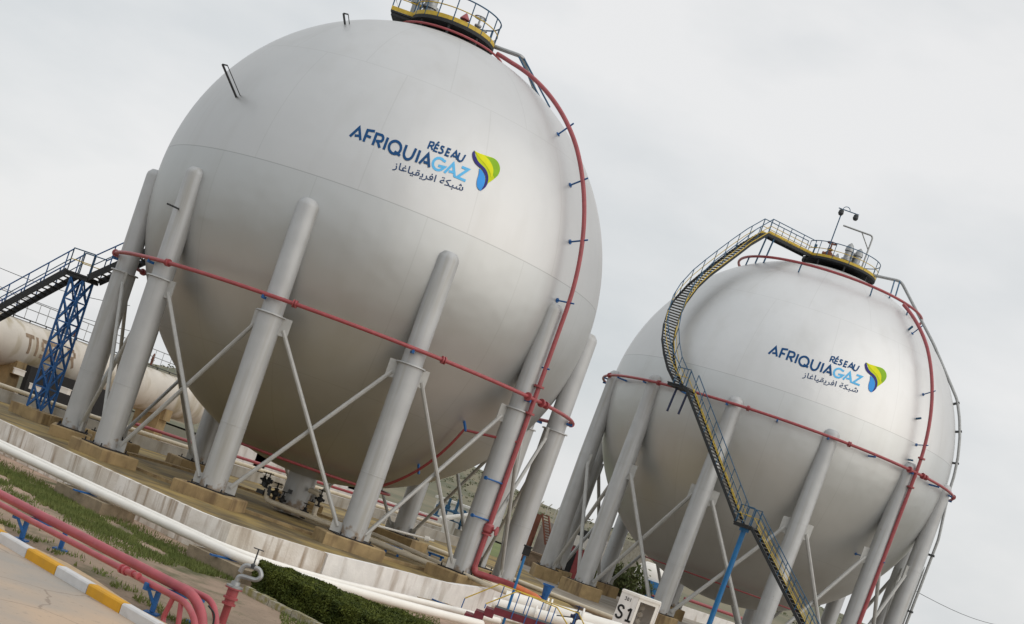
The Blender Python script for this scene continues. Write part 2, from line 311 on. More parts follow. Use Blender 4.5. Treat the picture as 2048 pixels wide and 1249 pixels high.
# bund floors
W1=[bp(x,y,1.15) for x,y in ((0,839.5),(212,936.6),(400,1023),(464,1048),(651,1105.5),(800,1141.5),(900,1166.7),(990,1179))]
W1=[W1[0]+(W1[0]-W1[1])*1.6]+W1[:1]+W1[2:]+[W1[-1]+az(30)*9]
BACK=[V((-34,73,0)),V((-24.4,75.6,0)),V((-19,81.2,0)),V((-11.5,93.4,0)),V((-6,103,0))]
sl1=MB(); sl1.prism([(p.x,p.y) for p in W1]+[(2,86),(0,104)]+[(p.x,p.y) for p in BACK[::-1]],.05,.88)
tag(sl1.build('bund_floor','slab',smooth=0),None,kind='structure')
st=MB(); st.lathe([(8.6,.86),(8.6,1.0),(8.2,1.0),(8.2,.86)],(-10.48,66.65,0),64,caps=False)
tag(st.build('kerb','plinth',smooth=20),None,kind='structure')
W2=[bp(x,y,1.12) for x,y in ((1016,1150),(1124,1191),(1235,1234))]
w2d=(W2[2]-W2[0]).normalized(); W2=[W2[0]-w2d*5,W2[0],W2[2],W2[2]+w2d*34]
sl2=MB(); sl2.prism([(W2[0].x,W2[0].y+.3),(W2[3].x,W2[3].y+.3),(50,110),(40,140),(0,140),(-2,100)],.05,.58)
tag(sl2.build('tank_floor','slab2',smooth=0),None,kind='structure')
# hills
h=MB(); nx=120; rows=[(170,0.02),(230,.12),(300,.5),(360,.85),(400,1),(470,.9)]
crest=[(-420,4.6),(-140,4.6),(-118,6),(-102,9.5),(-60,12),(-23,11),(-1,8),(5,7),(36,9.2),(80,7),(140,5),(400,6)]
def cz(x):
    for (a,ya),(b,yb) in zip(crest,crest[1:]):
        if a<=x<=b: return ya+(yb-ya)*(x-a)/(b-a)
    return 6
rnd=random.Random(3)
vs=[]
for y,fz in rows:
    for i in range(nx+1):
        x=-420+820*i/nx; vs.append(V((x*y/400,y,fz*cz(x)+(rnd.random()-.5)*.9*fz)))
h.add(vs,[(j*(nx+1)+i,j*(nx+1)+i+1,(j+1)*(nx+1)+i+1,(j+1)*(nx+1)+i) for j in range(len(rows)-1) for i in range(nx)])
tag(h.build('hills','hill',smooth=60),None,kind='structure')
sb=MB()
for i in range(2200):
    x=rnd.uniform(-200,160); y=rnd.uniform(240,400); t=(y-170)/230; 
    fz=.12+(y-230)/70*.38 if y<300 else (.5+(y-300)/60*.35 if y<360 else .85+(y-360)/40*.15)
    base=V((x*y/400,y,fz*cz(x)-.2)); s_h=rnd.uniform(.25,.8)
    for q in range(5):
        c=base+V((rnd.uniform(-1,1),rnd.uniform(-1,1),rnd.uniform(.1,.8)))*s_h
        sb.add([c+V((rnd.uniform(-1,1),rnd.uniform(-1,1),rnd.uniform(-.7,.7)))*s_h*.6 for _ in range(4)],[(0,1,2),(0,2,3),(0,3,1),(1,3,2)])
tag(sb.build('hillside_scrub','tree',smooth=0,fix=False),'low scrub dotted over the far hillside','scrub',kind='stuff')
# ------------------------------------------------------------------ bund walls
wl=MB(); wl.wallline([(p.x,p.y) for p in W1[:4]]+[tuple((W1[4]*.995+W1[3]*.005)[:2])],.28,0,1.15)
tag(wl.build('bund_wall','grime',smooth=30),'low whitewashed wall with heavy brown streaks along the straight white pipes','wall')
wl=MB(); wl.wallline([(p.x,p.y) for p in W1[4:]],.28,0,1.148)
tag(wl.build('bund_wall','wall',smooth=30),'brighter whitewashed low wall curving away behind the hedge and stile','wall')
wb=MB(); wb.wallline([(p.x,p.y) for p in BACK],.3,.86,1.5)
tag(wb.build('bund_wall','greywall',smooth=30),'stained pale wall behind the nearer sphere legs, under a cream pipe','wall')
w2=MB(); w2.wallline([(p.x,p.y) for p in W2],.7,0,1.02)
tag(w2.build('bund_wall','tanwall',smooth=30),'speckled tan concrete wall in front of the farther sphere','wall')
# ------------------------------------------------------------------ logo strokes, traced once and painted on both shells
def q1(x,y): return (650+x*.1953,220+y*.1953)
def arc(cx,cy,rx,ry,a0,a1,n=20,rot=0):
    o=[]
    for i in range(n+1):
        a=R_(a0+(a1-a0)*i/n); u,v_=rx*math.cos(a),ry*math.sin(a); c,s=math.cos(R_(rot)),math.sin(R_(rot)); o.append((cx+u*c-v_*s,cy+u*s+v_*c))
    return o
def bez(p,n=14):
    """smooth curve through the points (Catmull-Rom)"""
    o=[]; q=[p[0]]+list(p)+[p[-1]]
    for i in range(1,len(q)-2):
        for k in range(n):
            t=k/n; a,b,c,d=q[i-1],q[i],q[i+1],q[i+2]
            o.append(tuple(.5*((2*b[j])+(-a[j]+c[j])*t+(2*a[j]-5*b[j]+4*c[j]-d[j])*t*t+(-a[j]+3*b[j]-3*c[j]+d[j])*t**3) for j in (0,1)))
    o.append(p[-1]); return o
BIG=[ # A F R I Q U I A
 [(254,272),(352,183),(362,312)],[(303,262),(357,268)],
 [(393,325),(438,208),(512,220)],[(420,262),(470,283)],
 [(487,360),(530,243)]+arc(572,290,24,33,-75,95,10,10)+[(520,318)],[(540,325),(558,388)],
 [(600,405),(646,284)],
 arc(717,385,62,66,0,360,28),[(712,425),(768,470)],
 bez([(838,360),(813,430),(809,468),(828,501),(860,505),(889,486),(906,456),(934,396)],6),
 [(931,535),(975,415)],
 [(965,548),(1058,453),(1066,588)],[(1010,532),(1062,548)]]
CY=[[(1238,532)]+arc(1165,556,60,62,-30,-310,24,5)[1:]+[(1225,588),(1160,572)],
 [(1222,645),(1315,552),(1328,690)],[(1268,630),(1322,642)],
 [(1402,585),(1468,612),(1352,690),(1440,728)]]
SM=[ # RÉSEAU
 [(1052,398),(1080,328)]+arc(1102,350,14,19,-70,95,8,15)+[(1072,368)],[(1090,372),(1098,412)],
 [(1172,368),(1140,355),(1112,418),(1150,432)],[(1126,387),(1158,399)],[(1150,344),(1172,328)],
 bez([(1225,385),(1200,374),(1190,393),(1205,412),(1205,435),(1180,442),(1160,430)],5),
 [(1292,408),(1262,396),(1232,462),(1268,476)],[(1247,430),(1278,441)],
 [(1288,482),(1345,424),(1352,508)],[(1312,472),(1350,484)],
 [(1382,440),(1382,440)][:0]+bez([(1382,440),(1364,488),(1364,510),(1382,526),(1404,520),(1416,504),(1440,462)],6)]
EMB=dict(
 lime=bez([(1530,418),(1580,445),(1655,470),(1735,500),(1780,550),(1793,610),(1775,665),(1725,715),(1675,750),(1636,793),(1660,735),(1672,690),(1655,620),(1600,545),(1555,480),(1530,418)],6),
 leaf=bez([(1650,480),(1735,500),(1780,550),(1793,610),(1775,665),(1735,700),(1745,640),(1725,570),(1690,515),(1650,480)],6),
 lemon=bez([(1530,418),(1580,445),(1625,462),(1685,520),(1720,590),(1722,650),(1705,690),(1690,640),(1650,570),(1590,500),(1530,418)],6),
 indigo=bez([(1530,415),(1512,440),(1515,490),(1540,545),(1600,605),(1635,660),(1645,710),(1630,770),(1600,825),(1650,785),(1672,720),(1668,660),(1640,600),(1580,540),(1545,480),(1530,415)],6),
 azure=bez([(1580,600),(1575,660),(1558,720),(1556,780),(1575,815),(1600,826),(1625,780),(1640,720),(1632,665),(1605,620),(1580,600)],6))
def ribbons(strokes,wd,tf,C,R,off0):
    mb=MB(); k=0
    for s in strokes:
        pts=[]
        for a,b in zip(s,s[1:]):
            L=max(1,int(math.hypot(b[0]-a[0],b[1]-a[1])/9)); pts+=[(a[0]+(b[0]-a[0])*i/L,a[1]+(b[1]-a[1])*i/L) for i in range(L)]
        pts.append(s[-1]); n=len(pts); vs=[]; off=off0+.0015*k; k+=1
        cl=math.hypot(pts[0][0]-pts[-1][0],pts[0][1]-pts[-1][1])<2
        for i,p in enumerate(pts):
            def dr(u,v_):
                d=(v_[0]-u[0],v_[1]-u[1]); l=math.hypot(*d) or 1; return (d[0]/l,d[1]/l)
            a=pts[i-1] if i>0 else (pts[-2] if cl else None); b=pts[i+1] if i<n-1 else (pts[1] if cl else None)
            d1=dr(a,p) if a else dr(p,b); d2=dr(p,b) if b else d1
            t=(d1[0]+d2[0],d1[1]+d2[1]); l=math.hypot(*t)
            t=(t[0]/l,t[1]/l) if l>.05 else d1
            cs=max(.45,t[0]*d1[0]+t[1]*d1[1]); hw=wd/2/cs
            for sg in (1,-1): vs.append(onsphere(*tf(p[0]-t[1]*hw*sg,p[1]+t[0]*hw*sg),C,R+off))
        mb.add(vs,[(2*i,2*i+1,2*i+3,2*i+2) for i in range(n-1)])
    return mb
def blob(poly,tf,C,R,off):
    b=bmesh.new(); vs=[b.verts.new((x,y,0)) for x,y in poly[:-1]]; f=b.faces.new(vs); bmesh.ops.triangulate(b,faces=[f])
    bmesh.ops.subdivide_edges(b,edges=[e for e in b.edges if e.calc_length()>60],cuts=3,use_grid_fill=True)
    bmesh.ops.triangulate(b,faces=b.faces[:]); b.verts.index_update()
    mb=MB(); mb.add([onsphere(*tf(v.co.x,v.co.y),C,R+off) for v in b.verts],[tuple(v.index for v in f.verts) for f in b.faces]); b.free(); return mb
def arabic(tf,C,R):
    """the line under the name, set in the joined letter forms from left to right"""
    cu=bpy.data.curves.new('arabic_line','FONT'); cu.resolution_u=3
    cu.body="\uFEAF\uFE8E\uFECF\uFE8E\uFEF4\uFED8\uFEF3\uFEAE\uFED3\uFE8D \uFE94\uFEDC\uFE92\uFEB7"; cu.offset=.012
    o=bpy.data.objects.new('arabic_line',cu); COL.objects.link(o); dg=bpy.context.evaluated_depsgraph_get(); me=o.evaluated_get(dg).to_mesh()
    xs=[v.co.x for v in me.vertices]; x0,x1=min(xs),max(xs); P,Q=(693,600),(1410,838); ex=((Q[0]-P[0])/(x1-x0),(Q[1]-P[1])/(x1-x0)); k=.8
    pts=[onsphere(*tf(P[0]+ex[0]*(v.co.x-x0)+ex[1]*v.co.y*k,P[1]+ex[1]*(v.co.x-x0)-ex[0]*v.co.y*k-6),C,R+.012) for v in me.vertices]
    so_=sorted(xs); cut=max(zip(so_,so_[1:]),key=lambda q:q[1]-q[0]); cut=(cut[0]+cut[1])/2; mb=[]
    for side in (0,1):
        idx={i:n for n,i in enumerate(i for i,x in enumerate(xs) if (x>cut)==bool(side))}
        q=MB(); q.add([pts[i] for i in idx],[tuple(idx[i] for i in p.vertices) for p in me.polygons if p.vertices[0] in idx]); mb.append(q)
    bpy.data.objects.remove(o); bpy.data.curves.remove(cu); return mb
def logo(shell,tf,C,R):
    ribbons(BIG,27,tf,C,R,.007).build('lettering','navy',shell,smooth=0)
    ribbons(CY,27,tf,C,R,.007).build('lettering','sky',shell,smooth=0)
    ribbons(SM,18,tf,C,R,.007).build('lettering','navy',shell,smooth=0)
    for w_ in arabic(tf,C,R): w_.build('lettering','inky',shell,smooth=0,fix=False)
    for i,kx in enumerate(('lime','leaf','lemon','azure','indigo')): blob(EMB[kx],tf,C,R,.008+.005*i).build('emblem',kx,shell,smooth=0)
# ------------------------------------------------------------------ rails and stairs
def railing(path,parent,post_every=1.3,hgt=1.05,mid='yellow',top='teal',posts='teal',closed=False,r=.024,post_off=0):
    path=[V(p) for p in path]; n=len(path)
    o=MB().tube([p+Z*hgt for p in path],r*1.25,6,closed).build('handrail',top,parent)
    MB().tube([p+Z*hgt*.52 for p in path],r*.95,6,closed).build('middle_rail',mid,parent)
    acc=post_every
    def post(p): MB().tube([p-Z*post_off,p+Z*hgt],r*1.15,6).build('railing_post',posts,parent)
    seq=path+([path[0]] if closed else [])
    for i,(a,b) in enumerate(zip(seq,seq[1:])):
        L=(b-a).length; t=post_every-acc
        while t<=L+1e-6:
            p=a+(b-a)*(t/L); post(p); t+=post_every
        acc=L-(t-post_every)
    if not closed and acc>.25: post(path[-1])
def sides(path,wd):
    n=len(path); lft=[];rgt=[]
    for i,p in enumerate(path):
        a=path[max(0,i-1)]; b=path[min(n-1,i+1)]; d=V(((b-a).x,(b-a).y,0)).normalized(); q=V((-d.y,d.x,0))*wd/2
        lft.append(p+q); rgt.append(p-q)
    return lft,rgt
def flight(path,parent,wd=.8,rise=.22,name='flight',rails=(1,1),mid='yellow',top='teal',stringer='grate',sd=.18):
    path=[V(p) for p in path]; L,Rr=sides(path,wd)
    f=None; mb=MB()
    for sdl in (L,Rr):
        for a,b in zip(sdl,sdl[1:]): mb.beam(a-Z*.05,b-Z*.05,.05,sd)
    f=mb.build(name,stringer,parent,smooth=0)
    if mid=='yellow':
        for sdl in (L,): MB().tube([p+Z*.1 for p in sdl],.035,6).build('kick_rail','yellow',f)
    tm=MB(); acc=0
    for i in range(len(path)-1):
        a,b=path[i],path[i+1]; dz=abs(b.z-a.z)
        k=max(1,int(round(dz/rise))) if dz>.05 else 0
        for j in range(k):
            t=(j+.5)/k; p=L[i].lerp(L[i+1],t); q=Rr[i].lerp(Rr[i+1],t); d=(q-p).normalized(); fw=Z.cross(d)
            tm.box((p+q)/2+Z*.02,((q-p).length-.07,.24,.03),d,Z)
            tm.box((p+q)/2+Z*.02+fw*.12*(1 if (b-a).dot(fw)<0 else -1)-Z*.02,((q-p).length-.07,.015,.05),d,Z)
    if tm.v: tm.build('treads','tread',f,smooth=0)
    for on,sdl in zip(rails,(L,Rr)):
        if on: railing(sdl,f,1.15,1.0,mid,top,top)
    return f
# ------------------------------------------------------------------ spherical tanks
def pol(C,r,a,z): return C+V((r*math.cos(a),r*math.sin(a),z))
def sph(C,r,a,el): return C+V((r*math.cos(R_(el))*math.cos(a),r*math.cos(R_(el))*math.sin(a),r*math.sin(R_(el))))
def tank(C,R,N,ph,rc,zb,zt,rl,ru,zcol,collar,r_ring,z_ring,rr,brr,pw,pd,ph_h,zseam,label,logo_tf):
    T=thing('spherical_tank',label,'gas tank',(C.x,C.y,0),'spherical gas tanks on legs')
    prof=[(R*math.cos(R_(e_)),R*math.sin(R_(e_))) for e_ in [-90+180*i/96 for i in range(97)]]
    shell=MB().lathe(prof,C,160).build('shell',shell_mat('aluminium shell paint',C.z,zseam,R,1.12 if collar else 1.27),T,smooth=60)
    logo(shell,logo_tf,C,R)
    base=[]
    for i in range(N):
        a=ph+2*math.pi*i/N; B=pol(C,rc,a,0); base.append((a,B))
        n=V((math.cos(a),math.sin(a),0)); t=V((-n.y,n.x,0))
        zc=zcol if collar else zb+1
        lm=MB(); h_=zt
        pr=[(rl,zb+.03),(rl,zcol)]
        if collar: pr+=[(ru,zcol+.001)]
        else: pr=[(rl,zb+.03),(rl,zcol),(rl*.995,zcol+.02),(ru,zt-1.5)]
        lm.lathe(pr+[(ru,zt-.22),(ru*.93,zt-.1),(ru*.6,zt+.06),(.02,zt+.1)],B,28)
        leg=lm.build('leg','leg',T)
        if collar:
            MB().lathe([(ru+.005,zcol+.02),(rl+.09,zcol+.02),(rl+.1,zcol-.03),(rl+.005,zcol-.04)],B,28).build('collar','leg',leg)
        else:
            MB().lathe([(rl+.002,zcol-.02),(rl+.008,zcol-.02),(rl+.008,zcol+.02),(rl+.002,zcol+.02)],B,28).build('weld_band','leg',leg)
        for zw in ((zb+2.6,) if collar else (zb+3.2,)): MB().lathe([(rl+.002,zw-.025),(rl+.009,zw-.02),(rl+.009,zw+.02),(rl+.002,zw+.025)],B,28,caps=False).build('weld_band','leg',leg)
        pl=MB(); pl.box(B+Z*(zb+.01),(rl*2+.3,rl*2+.55,.04),n)
        for sx in (-1,1):
            for sy in (-1,0,1): pl.tube([B+n*sx*(rl+.08)+t*sy*(rl+.12)+Z*(zb+.02),B+n*sx*(rl+.08)+t*sy*(rl+.12)+Z*(zb+.15)],.03,6)
        pl.build('base_plate','plate',leg)
        pm=MB(); c=B+Z*(zb-.012-ph_h/2); hw,hd,hh=pw/2,pd/2,ph_h/2; bv=.04
        poly=[(-hd,-hw),(hd,-hw),(hd,hw),(-hd,hw)]
        vs=[]; 
        for dz,ins in ((-hh,0),(hh-bv,0),(hh,bv)):
            for x,y in poly: vs.append(c+n*(x-math.copysign(ins,x))+t*(y-math.copysign(ins,y))+Z*dz)
        fs=[(3,2,1,0),(8,9,10,11)]
        for l in (0,1):
            for j in range(4): fs.append((l*4+j,l*4+(j+1)%4,l*4+4+(j+1)%4,l*4+4+j))
        pm.add(vs,fs).build('pedestal','plinth',T,smooth=0)
    for i in range(N):
        a0,B0=base[i]; a1,B1=base[(i+1)%N]; d=(B1-B0).normalized()
        for (p,q,sg,ox) in ((B0,B1,1,0),(B1,B0,-1,1)):
            top=p+d*sg*(rl+.12)+Z*(zcol-.45); bot=q-d*sg*(rl+.14)+Z*(zb+.28)
            o_=V((-d.y,d.x,0))*(.1 if ox else -.1)
            br=MB().tube([top+o_,bot+o_],brr,8).build('brace','brace',T)
            gm=MB(); dd=(bot-top).normalized()
            gm.box(top+o_-d*sg*.05+Z*.12,(.55,.05,.7)if collar else(.75,.06,1.0),d); gm.build('gusset_plate','brace',br,smooth=0); gm=MB()
            gm.box(bot+o_+d*sg*.02-Z*.02,(.55,.05,.42),d)
            gm.build('gusset_plate','brace',br,smooth=0)
    ring=MB().tube([pol(C,r_ring,2*math.pi*i/120,z_ring) for i in range(120)],rr,10,True).build('sprinkler_ring','red',T)
    for i in range(N):
        cm=MB(); a=ph+2*math.pi*(i+.16)/N; p=pol(C,r_ring,a,z_ring); tt=V((-math.sin(a),math.cos(a),0))
        for k_ in (-.05,.05): cm.lathe([(rr,-.03),(rr*1.9,-.03),(rr*1.9,.03),(rr,.03)],p+tt*k_,12,tt)
        cm.build('coupling','red',ring)
    for i in range(0,2*N,2 if collar else 1):
        a=ph+2*math.pi*(i*.5-.05)/N; r0=math.sqrt(max(R*R-z_ring*z_ring,0))
        if i%2==0: r0=rc+ru
        bm=MB().beam(pol(C,r0-.05,a,z_ring-.14),pol(C,r_ring+.05,a,z_ring-.14),.1,.1); bm.beam(pol(C,r_ring,a,z_ring-.16),pol(C,r_ring,a,z_ring+.0),.12,.08)
        bm.build('pipe_bracket','blue',ring,smooth=0)
    return T,shell
def riser(T,C,R,a,r,rad,els,zbot,brk,name='riser_pipe',m_='red',post='blue'):
    pts=[pol(C,r,a,zbot)]
    pts+=[pol(C,r,a,z_) for z_ in ([r*math.sin(R_(els[0]))-1.2] if els[0]<-5 else [])] if False else []
    k=els[0]; 
    pts.append(pol(C,r,a,-.25*r*0+ (r*math.sin(R_(k)) if k>-1 else -1.5)))
    e0=max(k,0)
    def rad_at(el): return r-(r-R-.22)*min(1,max(0,(el-38)/32))**1.3
    for i in range(41):
        el=e0+(els[1]-e0)*i/40; pts.append(sph(C,rad_at(el),a,el))
    pts=fillet(pts,.3,3); o=MB().tube(pts,[rad if p.z<C.z-2 else rad*.82 for p in pts],10).build(name,m_,T)
    for el in brk:
        if el>=0: p,q=sph(C,R-.02,a,el),sph(C,rad_at(el)+.25,a,el)
        else: p,q=pol(C,R*math.cos(R_(el)),a,R*math.sin(R_(el))),pol(C,r+.2,a,R*math.sin(R_(el)))
        b=MB().tube([p,q],.035,6); b.lathe([(.1,0),(.1,.05)],p,10,(q-p)); b.build('pipe_bracket',post,o,smooth=30)
    return o
def platform(T,C,R,dz,r,ctr,a0,a1,post_n):
    """ring walkway on the crown; a0..a1 is the railed arc"""
    c=C+V((ctr[0],ctr[1],R+dz)); n=36
    dk=MB().lathe([(r*.35,0),(r,0),(r,-.06),(r*.35,-.06)],c,n).build('platform','grate',T,smooth=20)
    u=MB()
    for i in range(8):
        a=2*math.pi*i/8; u.beam(c+V((math.cos(a),math.sin(a),0))*.6-Z*.11,c+V((math.cos(a),math.sin(a),0))*(r-.02)-Z*.11,.08,.1)
        p=c+V((math.cos(a),math.sin(a),0))*r*.93; zz=C.z+math.sqrt(R*R-(p.x-C.x)**2-(p.y-C.y)**2)
        u.tube([p-Z*.1,V((p.x,p.y,zz-.03))],.06,8)
    u.lathe([(r-.04,-.15),(r+.02,-.15),(r+.02,-.005),(r-.04,-.005)],c,n)
    u.build('support_frame','grate',dk,smooth=20)
    pts=[c+V((math.cos(R_(a0+(a1-a0)*i/30)),math.sin(R_(a0+(a1-a0)*i/30)),0))*r for i in range(31)]
    tb=MB()
    for p,q in zip(pts,pts[1:]): tb.beam(p+Z*.085,q+Z*.085,.02,.17)
    tb.build('toe_board','yellow',dk,smooth=0)
    railing(pts,dk,r*R_(a1-a0)/post_n,1.05)
    return dk,c
def vent(T,p,r,h,m_='steel',hat=True):
    prof=[(r*1.5,0),(r*1.5,.06),(r,.06),(r,h*.45),(r*1.45,h*.45),(r*1.45,h*.5),(r,h*.5),(r,h*.72)]
    prof+= [(r*1.25,h*.74),(r*1.2,h*.82),(r*.8,h*.93),(.02,h)] if hat else [(r*.7,h*.86),(r*.2,h),(.01,h)]
    return MB().lathe(prof,p,18).build('vent_stack',m_,T)
def gate_valve(T,p,s=1,m_='steel'):
    v=MB(); v.lathe([(.14*s,0),(.14*s,.05*s),(.07*s,.06*s),(.07*s,.2*s),(.13*s,.26*s),(.13*s,.4*s),(.06*s,.46*s),(.1*s,.5*s),(.1*s,.54*s),(.03*s,.55*s),(.025*s,.78*s)],p,14)
    v.tube([p+Z*.74*s+V((math.cos(a),math.sin(a),0))*.16*s for a in [2*math.pi*i/16 for i in range(16)]],.02*s,6,True)
    v.tube([p+Z*.74*s-X0*.16*s,p+Z*.74*s+X0*.16*s],.012*s,5); v.tube([p+Z*.33*s-X0*.22*s,p+Z*.33*s+X0*.22*s],.06*s,10)
    return v.build('gate_valve',m_,T)
C1=V((-10.477,66.645,12.76)); C2=V((13.801,104.268,15.187))
def aff2(x,y): # first logo's tracing frame -> second logo's place (least squares of matching corners)
    X=-15.7+.9806*x+.0110*y; Y=58.5-.0200*x+.9340*y+0; return (1500+X*.15625,660+Y*.15625)
T1,S1=tank(C1,10,11,3.411,9.984,-11.396,.12,.5,.43,-4.35,True,10.593,-3.7546,.08,.085,2.5,1.7,.5,1.093,
  'big silver spherical tank behind the curving white wall, with no staircase on its shell',q1)
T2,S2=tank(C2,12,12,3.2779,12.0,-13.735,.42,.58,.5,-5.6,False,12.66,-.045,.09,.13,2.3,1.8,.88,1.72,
  'silver spherical tank with a dark yellow edged staircase curling round its shell',aff2)
# --- nearer tank fittings
JA=5.69485
rz=riser(T1,C1,10,JA,10.593,.115,(-20,75),-11.0,(44,30,16,2,-14))
b0=pol(C1,10.593,JA,-11.0); 
MB().tube(fillet([b0+Z*.02,at(950,1146,b0.y),at(1003,1163,60.5),at(1030,1174,60)],.5,6),.14,12).build('riser_pipe','red',T1)
MB().tube(fillet([at(1030,1174,60),at(1040,1179,60),at(1075,1197,60),at(1084,1213,60)],.4,6),.15,12).build('drain_pipe','orange',T1)
zz=MB()
for z_ in (-9.55,-3.2,-4.35): MB().lathe([(.13,-.04),(.22,-.04),(.22,.04),(.13,.04)],pol(C1,10.593,JA,z_),14).build('coupling','red',rz)
for sg in (-.5,.55):
    tt=V((-math.sin(JA),math.cos(JA),0)); MB().lathe([(.09,-.04),(.18,-.04),(.18,.04),(.09,.04)],pol(C1,10.593,JA,-3.7546)+tt*sg,12,tt).build('coupling','red',rz)
zz.lathe([(.16,-.2),(.22,-.12),(.22,.12),(.16,.2)],pol(C1,10.593,JA,-9.3),14); zz.lathe([(.02,0),(.2,.02),(.2,.06),(.02,.08)],pol(C1,10.593,JA,-9.3)+V((.32,-.105,0)),12,V((.9,-.3,0)))
zz.tube([pol(C1,10.593,JA,-9.3),pol(C1,10.593,JA,-9.3)+V((.35,-.1,0))],.05,8)
zz.build('riser_valve','red',rz)
for z_ in (-7.4,-9.0):
    tt=V((-math.sin(JA),math.cos(JA),0)); p=pol(C1,10.593,JA,z_)
    q=p-tt*1.05-V((math.cos(JA),math.sin(JA),0))*.25
    MB().tube([p+tt*.15,q],.04,6).lathe([(.08,0),(.08,.08)],q,10,tt).build('pipe_bracket','blue',rz)
b4=pol(C1,9.984,3.411+2*math.pi*4/11,0)
for da,rd in ((.9,.045),(1.15,.03),(1.4,.03)):
    q=b4+V((math.cos(JA+da-.6),math.sin(JA+da-.6),0))*.58; MB().tube([q-Z*11.3,q-Z*4.6,q-Z*3.2-V((.1,-.1,0))],rd,6).build('conduit','steel',T1)
# branch to the bottom ring
mer=[pol(C1,10.593,JA,-5.6)]+[sph(C1,10.3,R_(-40+5*(i/14)),-34.6-30*(i/14)) for i in range(15)]
brp=MB().tube(mer,.06,8).build('branch_pipe','red',T1)
for el,a_ in ((-34.6,-40),(-52,-36)):
    p=sph(C1,9.99,R_(a_),el); q=sph(C1,10.45,R_(a_),el); MB().beam(p+Z*.3,q+Z*.05,.08,.08).build('pipe_bracket','blue',brp,smooth=0)
MB().tube([sph(C1,10.3,2*math.pi*i/72,-67.5) for i in range(72)],.06,8,True).build('bottom_ring','red',T1)
MB().tube([sph(C1,10.16,2*math.pi*i/72,76.5) for i in range(72)],.05,8,True).build('crown_ring','red',T1)
dk,pc=platform(T1,C1,10,.36,1.88,(-.08,-.25),-172,62,11)
wing=MB().box(pc+V((-2.15,.35,0))-Z*.04,(1.35,1.5,.07)).box(pc+V((-2.15,.35,0))-Z*.14,(1.25,1.4,.13)).build('platform_wing','grate',dk,smooth=0)
wp=[pc+V((-1.6,-.4,0)),pc+V((-2.82,-.4,0)),pc+V((-2.82,1.1,0)),pc+V((-1.6,1.1,0))]
tb=MB()
for p,q in zip(wp,wp[1:]): tb.beam(p+Z*.085,q+Z*.085,.02,.17)
tb.build('toe_board','yellow',wing,smooth=0)
railing(wp,wing,1.3,1.05)
for dx,dy,r_v,h_v,hat in ((-1.95,.3,.2,2.2,True),(-1.35,.4,.24,2.3,True),(-.95,-.1,.12,1.0,False),(-1.6,.8,.16,1.9,True)): vent(T1,pc+V((dx,dy,-.25)),r_v,h_v,'steel',hat)
ht=MB().lathe([(.05,0),(.05,.5),(.09,.52),(.09,.62),(.22,.62),(.22,.66),(.04,.9),(.02,.92)],pc+V((.35,-.4,0)),16).build('red_vent_cowl','red',T1)
gate_valve(T1,pc+V((.95,-.2,-.2)),1.6,'steel'); gate_valve(T1,pc+V((1.2,.1,-.15)),1.0,'steel')
# grey outlet pipe over the far limb
op=MB().tube(fillet([pc+V((1.2,.2,.15)),at(1045,114,66),at(1070,182,68.5),sph(C1,10.2,R_(14),42)],.25,4),.09,10).build('outlet_pipe','steel',T1)
for dx in (-.12,.12): MB().tube([at(1043,116,66)+V((dx,0,0)),sph(C1,10,R_(-8),60.5)+V((dx*1.2,0,0))],.04,6).build('pipe_support','teal',op)
# lifting brackets on the shell
for px,py,ex,ey in ((472,195,445,129),(690,49,687,27)):
    f_=onsphere(px,py,C1,10); n=(f_-C1).normalized(); best=None
    for i in range(60):
        Y=f_.y-2.5+i*.06; q=at(ex,ey,Y); d=q-f_; sc=d.normalized().dot(n)
        if best is None or sc>best[0]: best=(sc,q)
    q=best[1]; sdv=(q-f_).cross(V((0,1,0))).normalized()*.22
    b=MB().tube([f_-n*.05,q],.045,6); b.tube([q,q+V((.2,0,.02))],.03,6); b.tube([q+V((.2,0,.02)),f_+V((.2,0,.0))-n*.1],.018,6)
    b.build('lifting_bracket','dark',T1)
p_=onsphere(357,418,C1,10.5); MB().tube([p_,at(335,408,p_.y-.9)],.04,6).build('stub_bracket','dark',T1)
# bottom nozzle with valves and pipework
bt=C1-Z*10
MB().lathe([(.62,.05),(.62,-1.7),(.75,-1.7),(.75,-1.8),(.3,-1.82)],bt+V((.0,0,0)),24).build('bottom_nozzle','leg',T1)
nz_=MB(); nz_.tube(fillet([bt+V((-.6,-.6,-.75)),bt+V((-1.1,-.9,-.75)),bt+V((-1.1,-.9,-1.55)),bt+V((.4,-1.5,-1.55)),bt+V((2.4,-2.4,-1.55))],.3,4),.12,10)
nz_.tube(fillet([bt+V((.6,-.5,-.5)),bt+V((1.15,-.8,-.5)),bt+V((1.15,-.8,-1.6)),bt+V((2.6,-1.3,-1.6)),bt+V((9,-3.2,-1.6))],.3,4),.12,10); nz_.build('nozzle_pipework','cream',T1)
for dx,dy,dz,s_v in ((-1.2,-.95,-1.05,.9),(-1.45,-.7,-1.0,.8),(1.2,-.85,-1.05,1.0),(-.75,-.85,-1.5,1.1),(-.35,-1.0,-1.6,.9),(.8,-1.3,-1.75,.9)):
    gate_valve(T1,bt+V((dx,dy,dz)),s_v,'black')
for i in range(8):
    p=bt+V((random.uniform(-1.5,-.1),random.uniform(-1,-.5),random.uniform(-1.7,-.7))); MB().box(p,(random.uniform(.1,.35),.2,random.uniform(.15,.4))).build('nozzle_fitting','dark',T1,smooth=0)

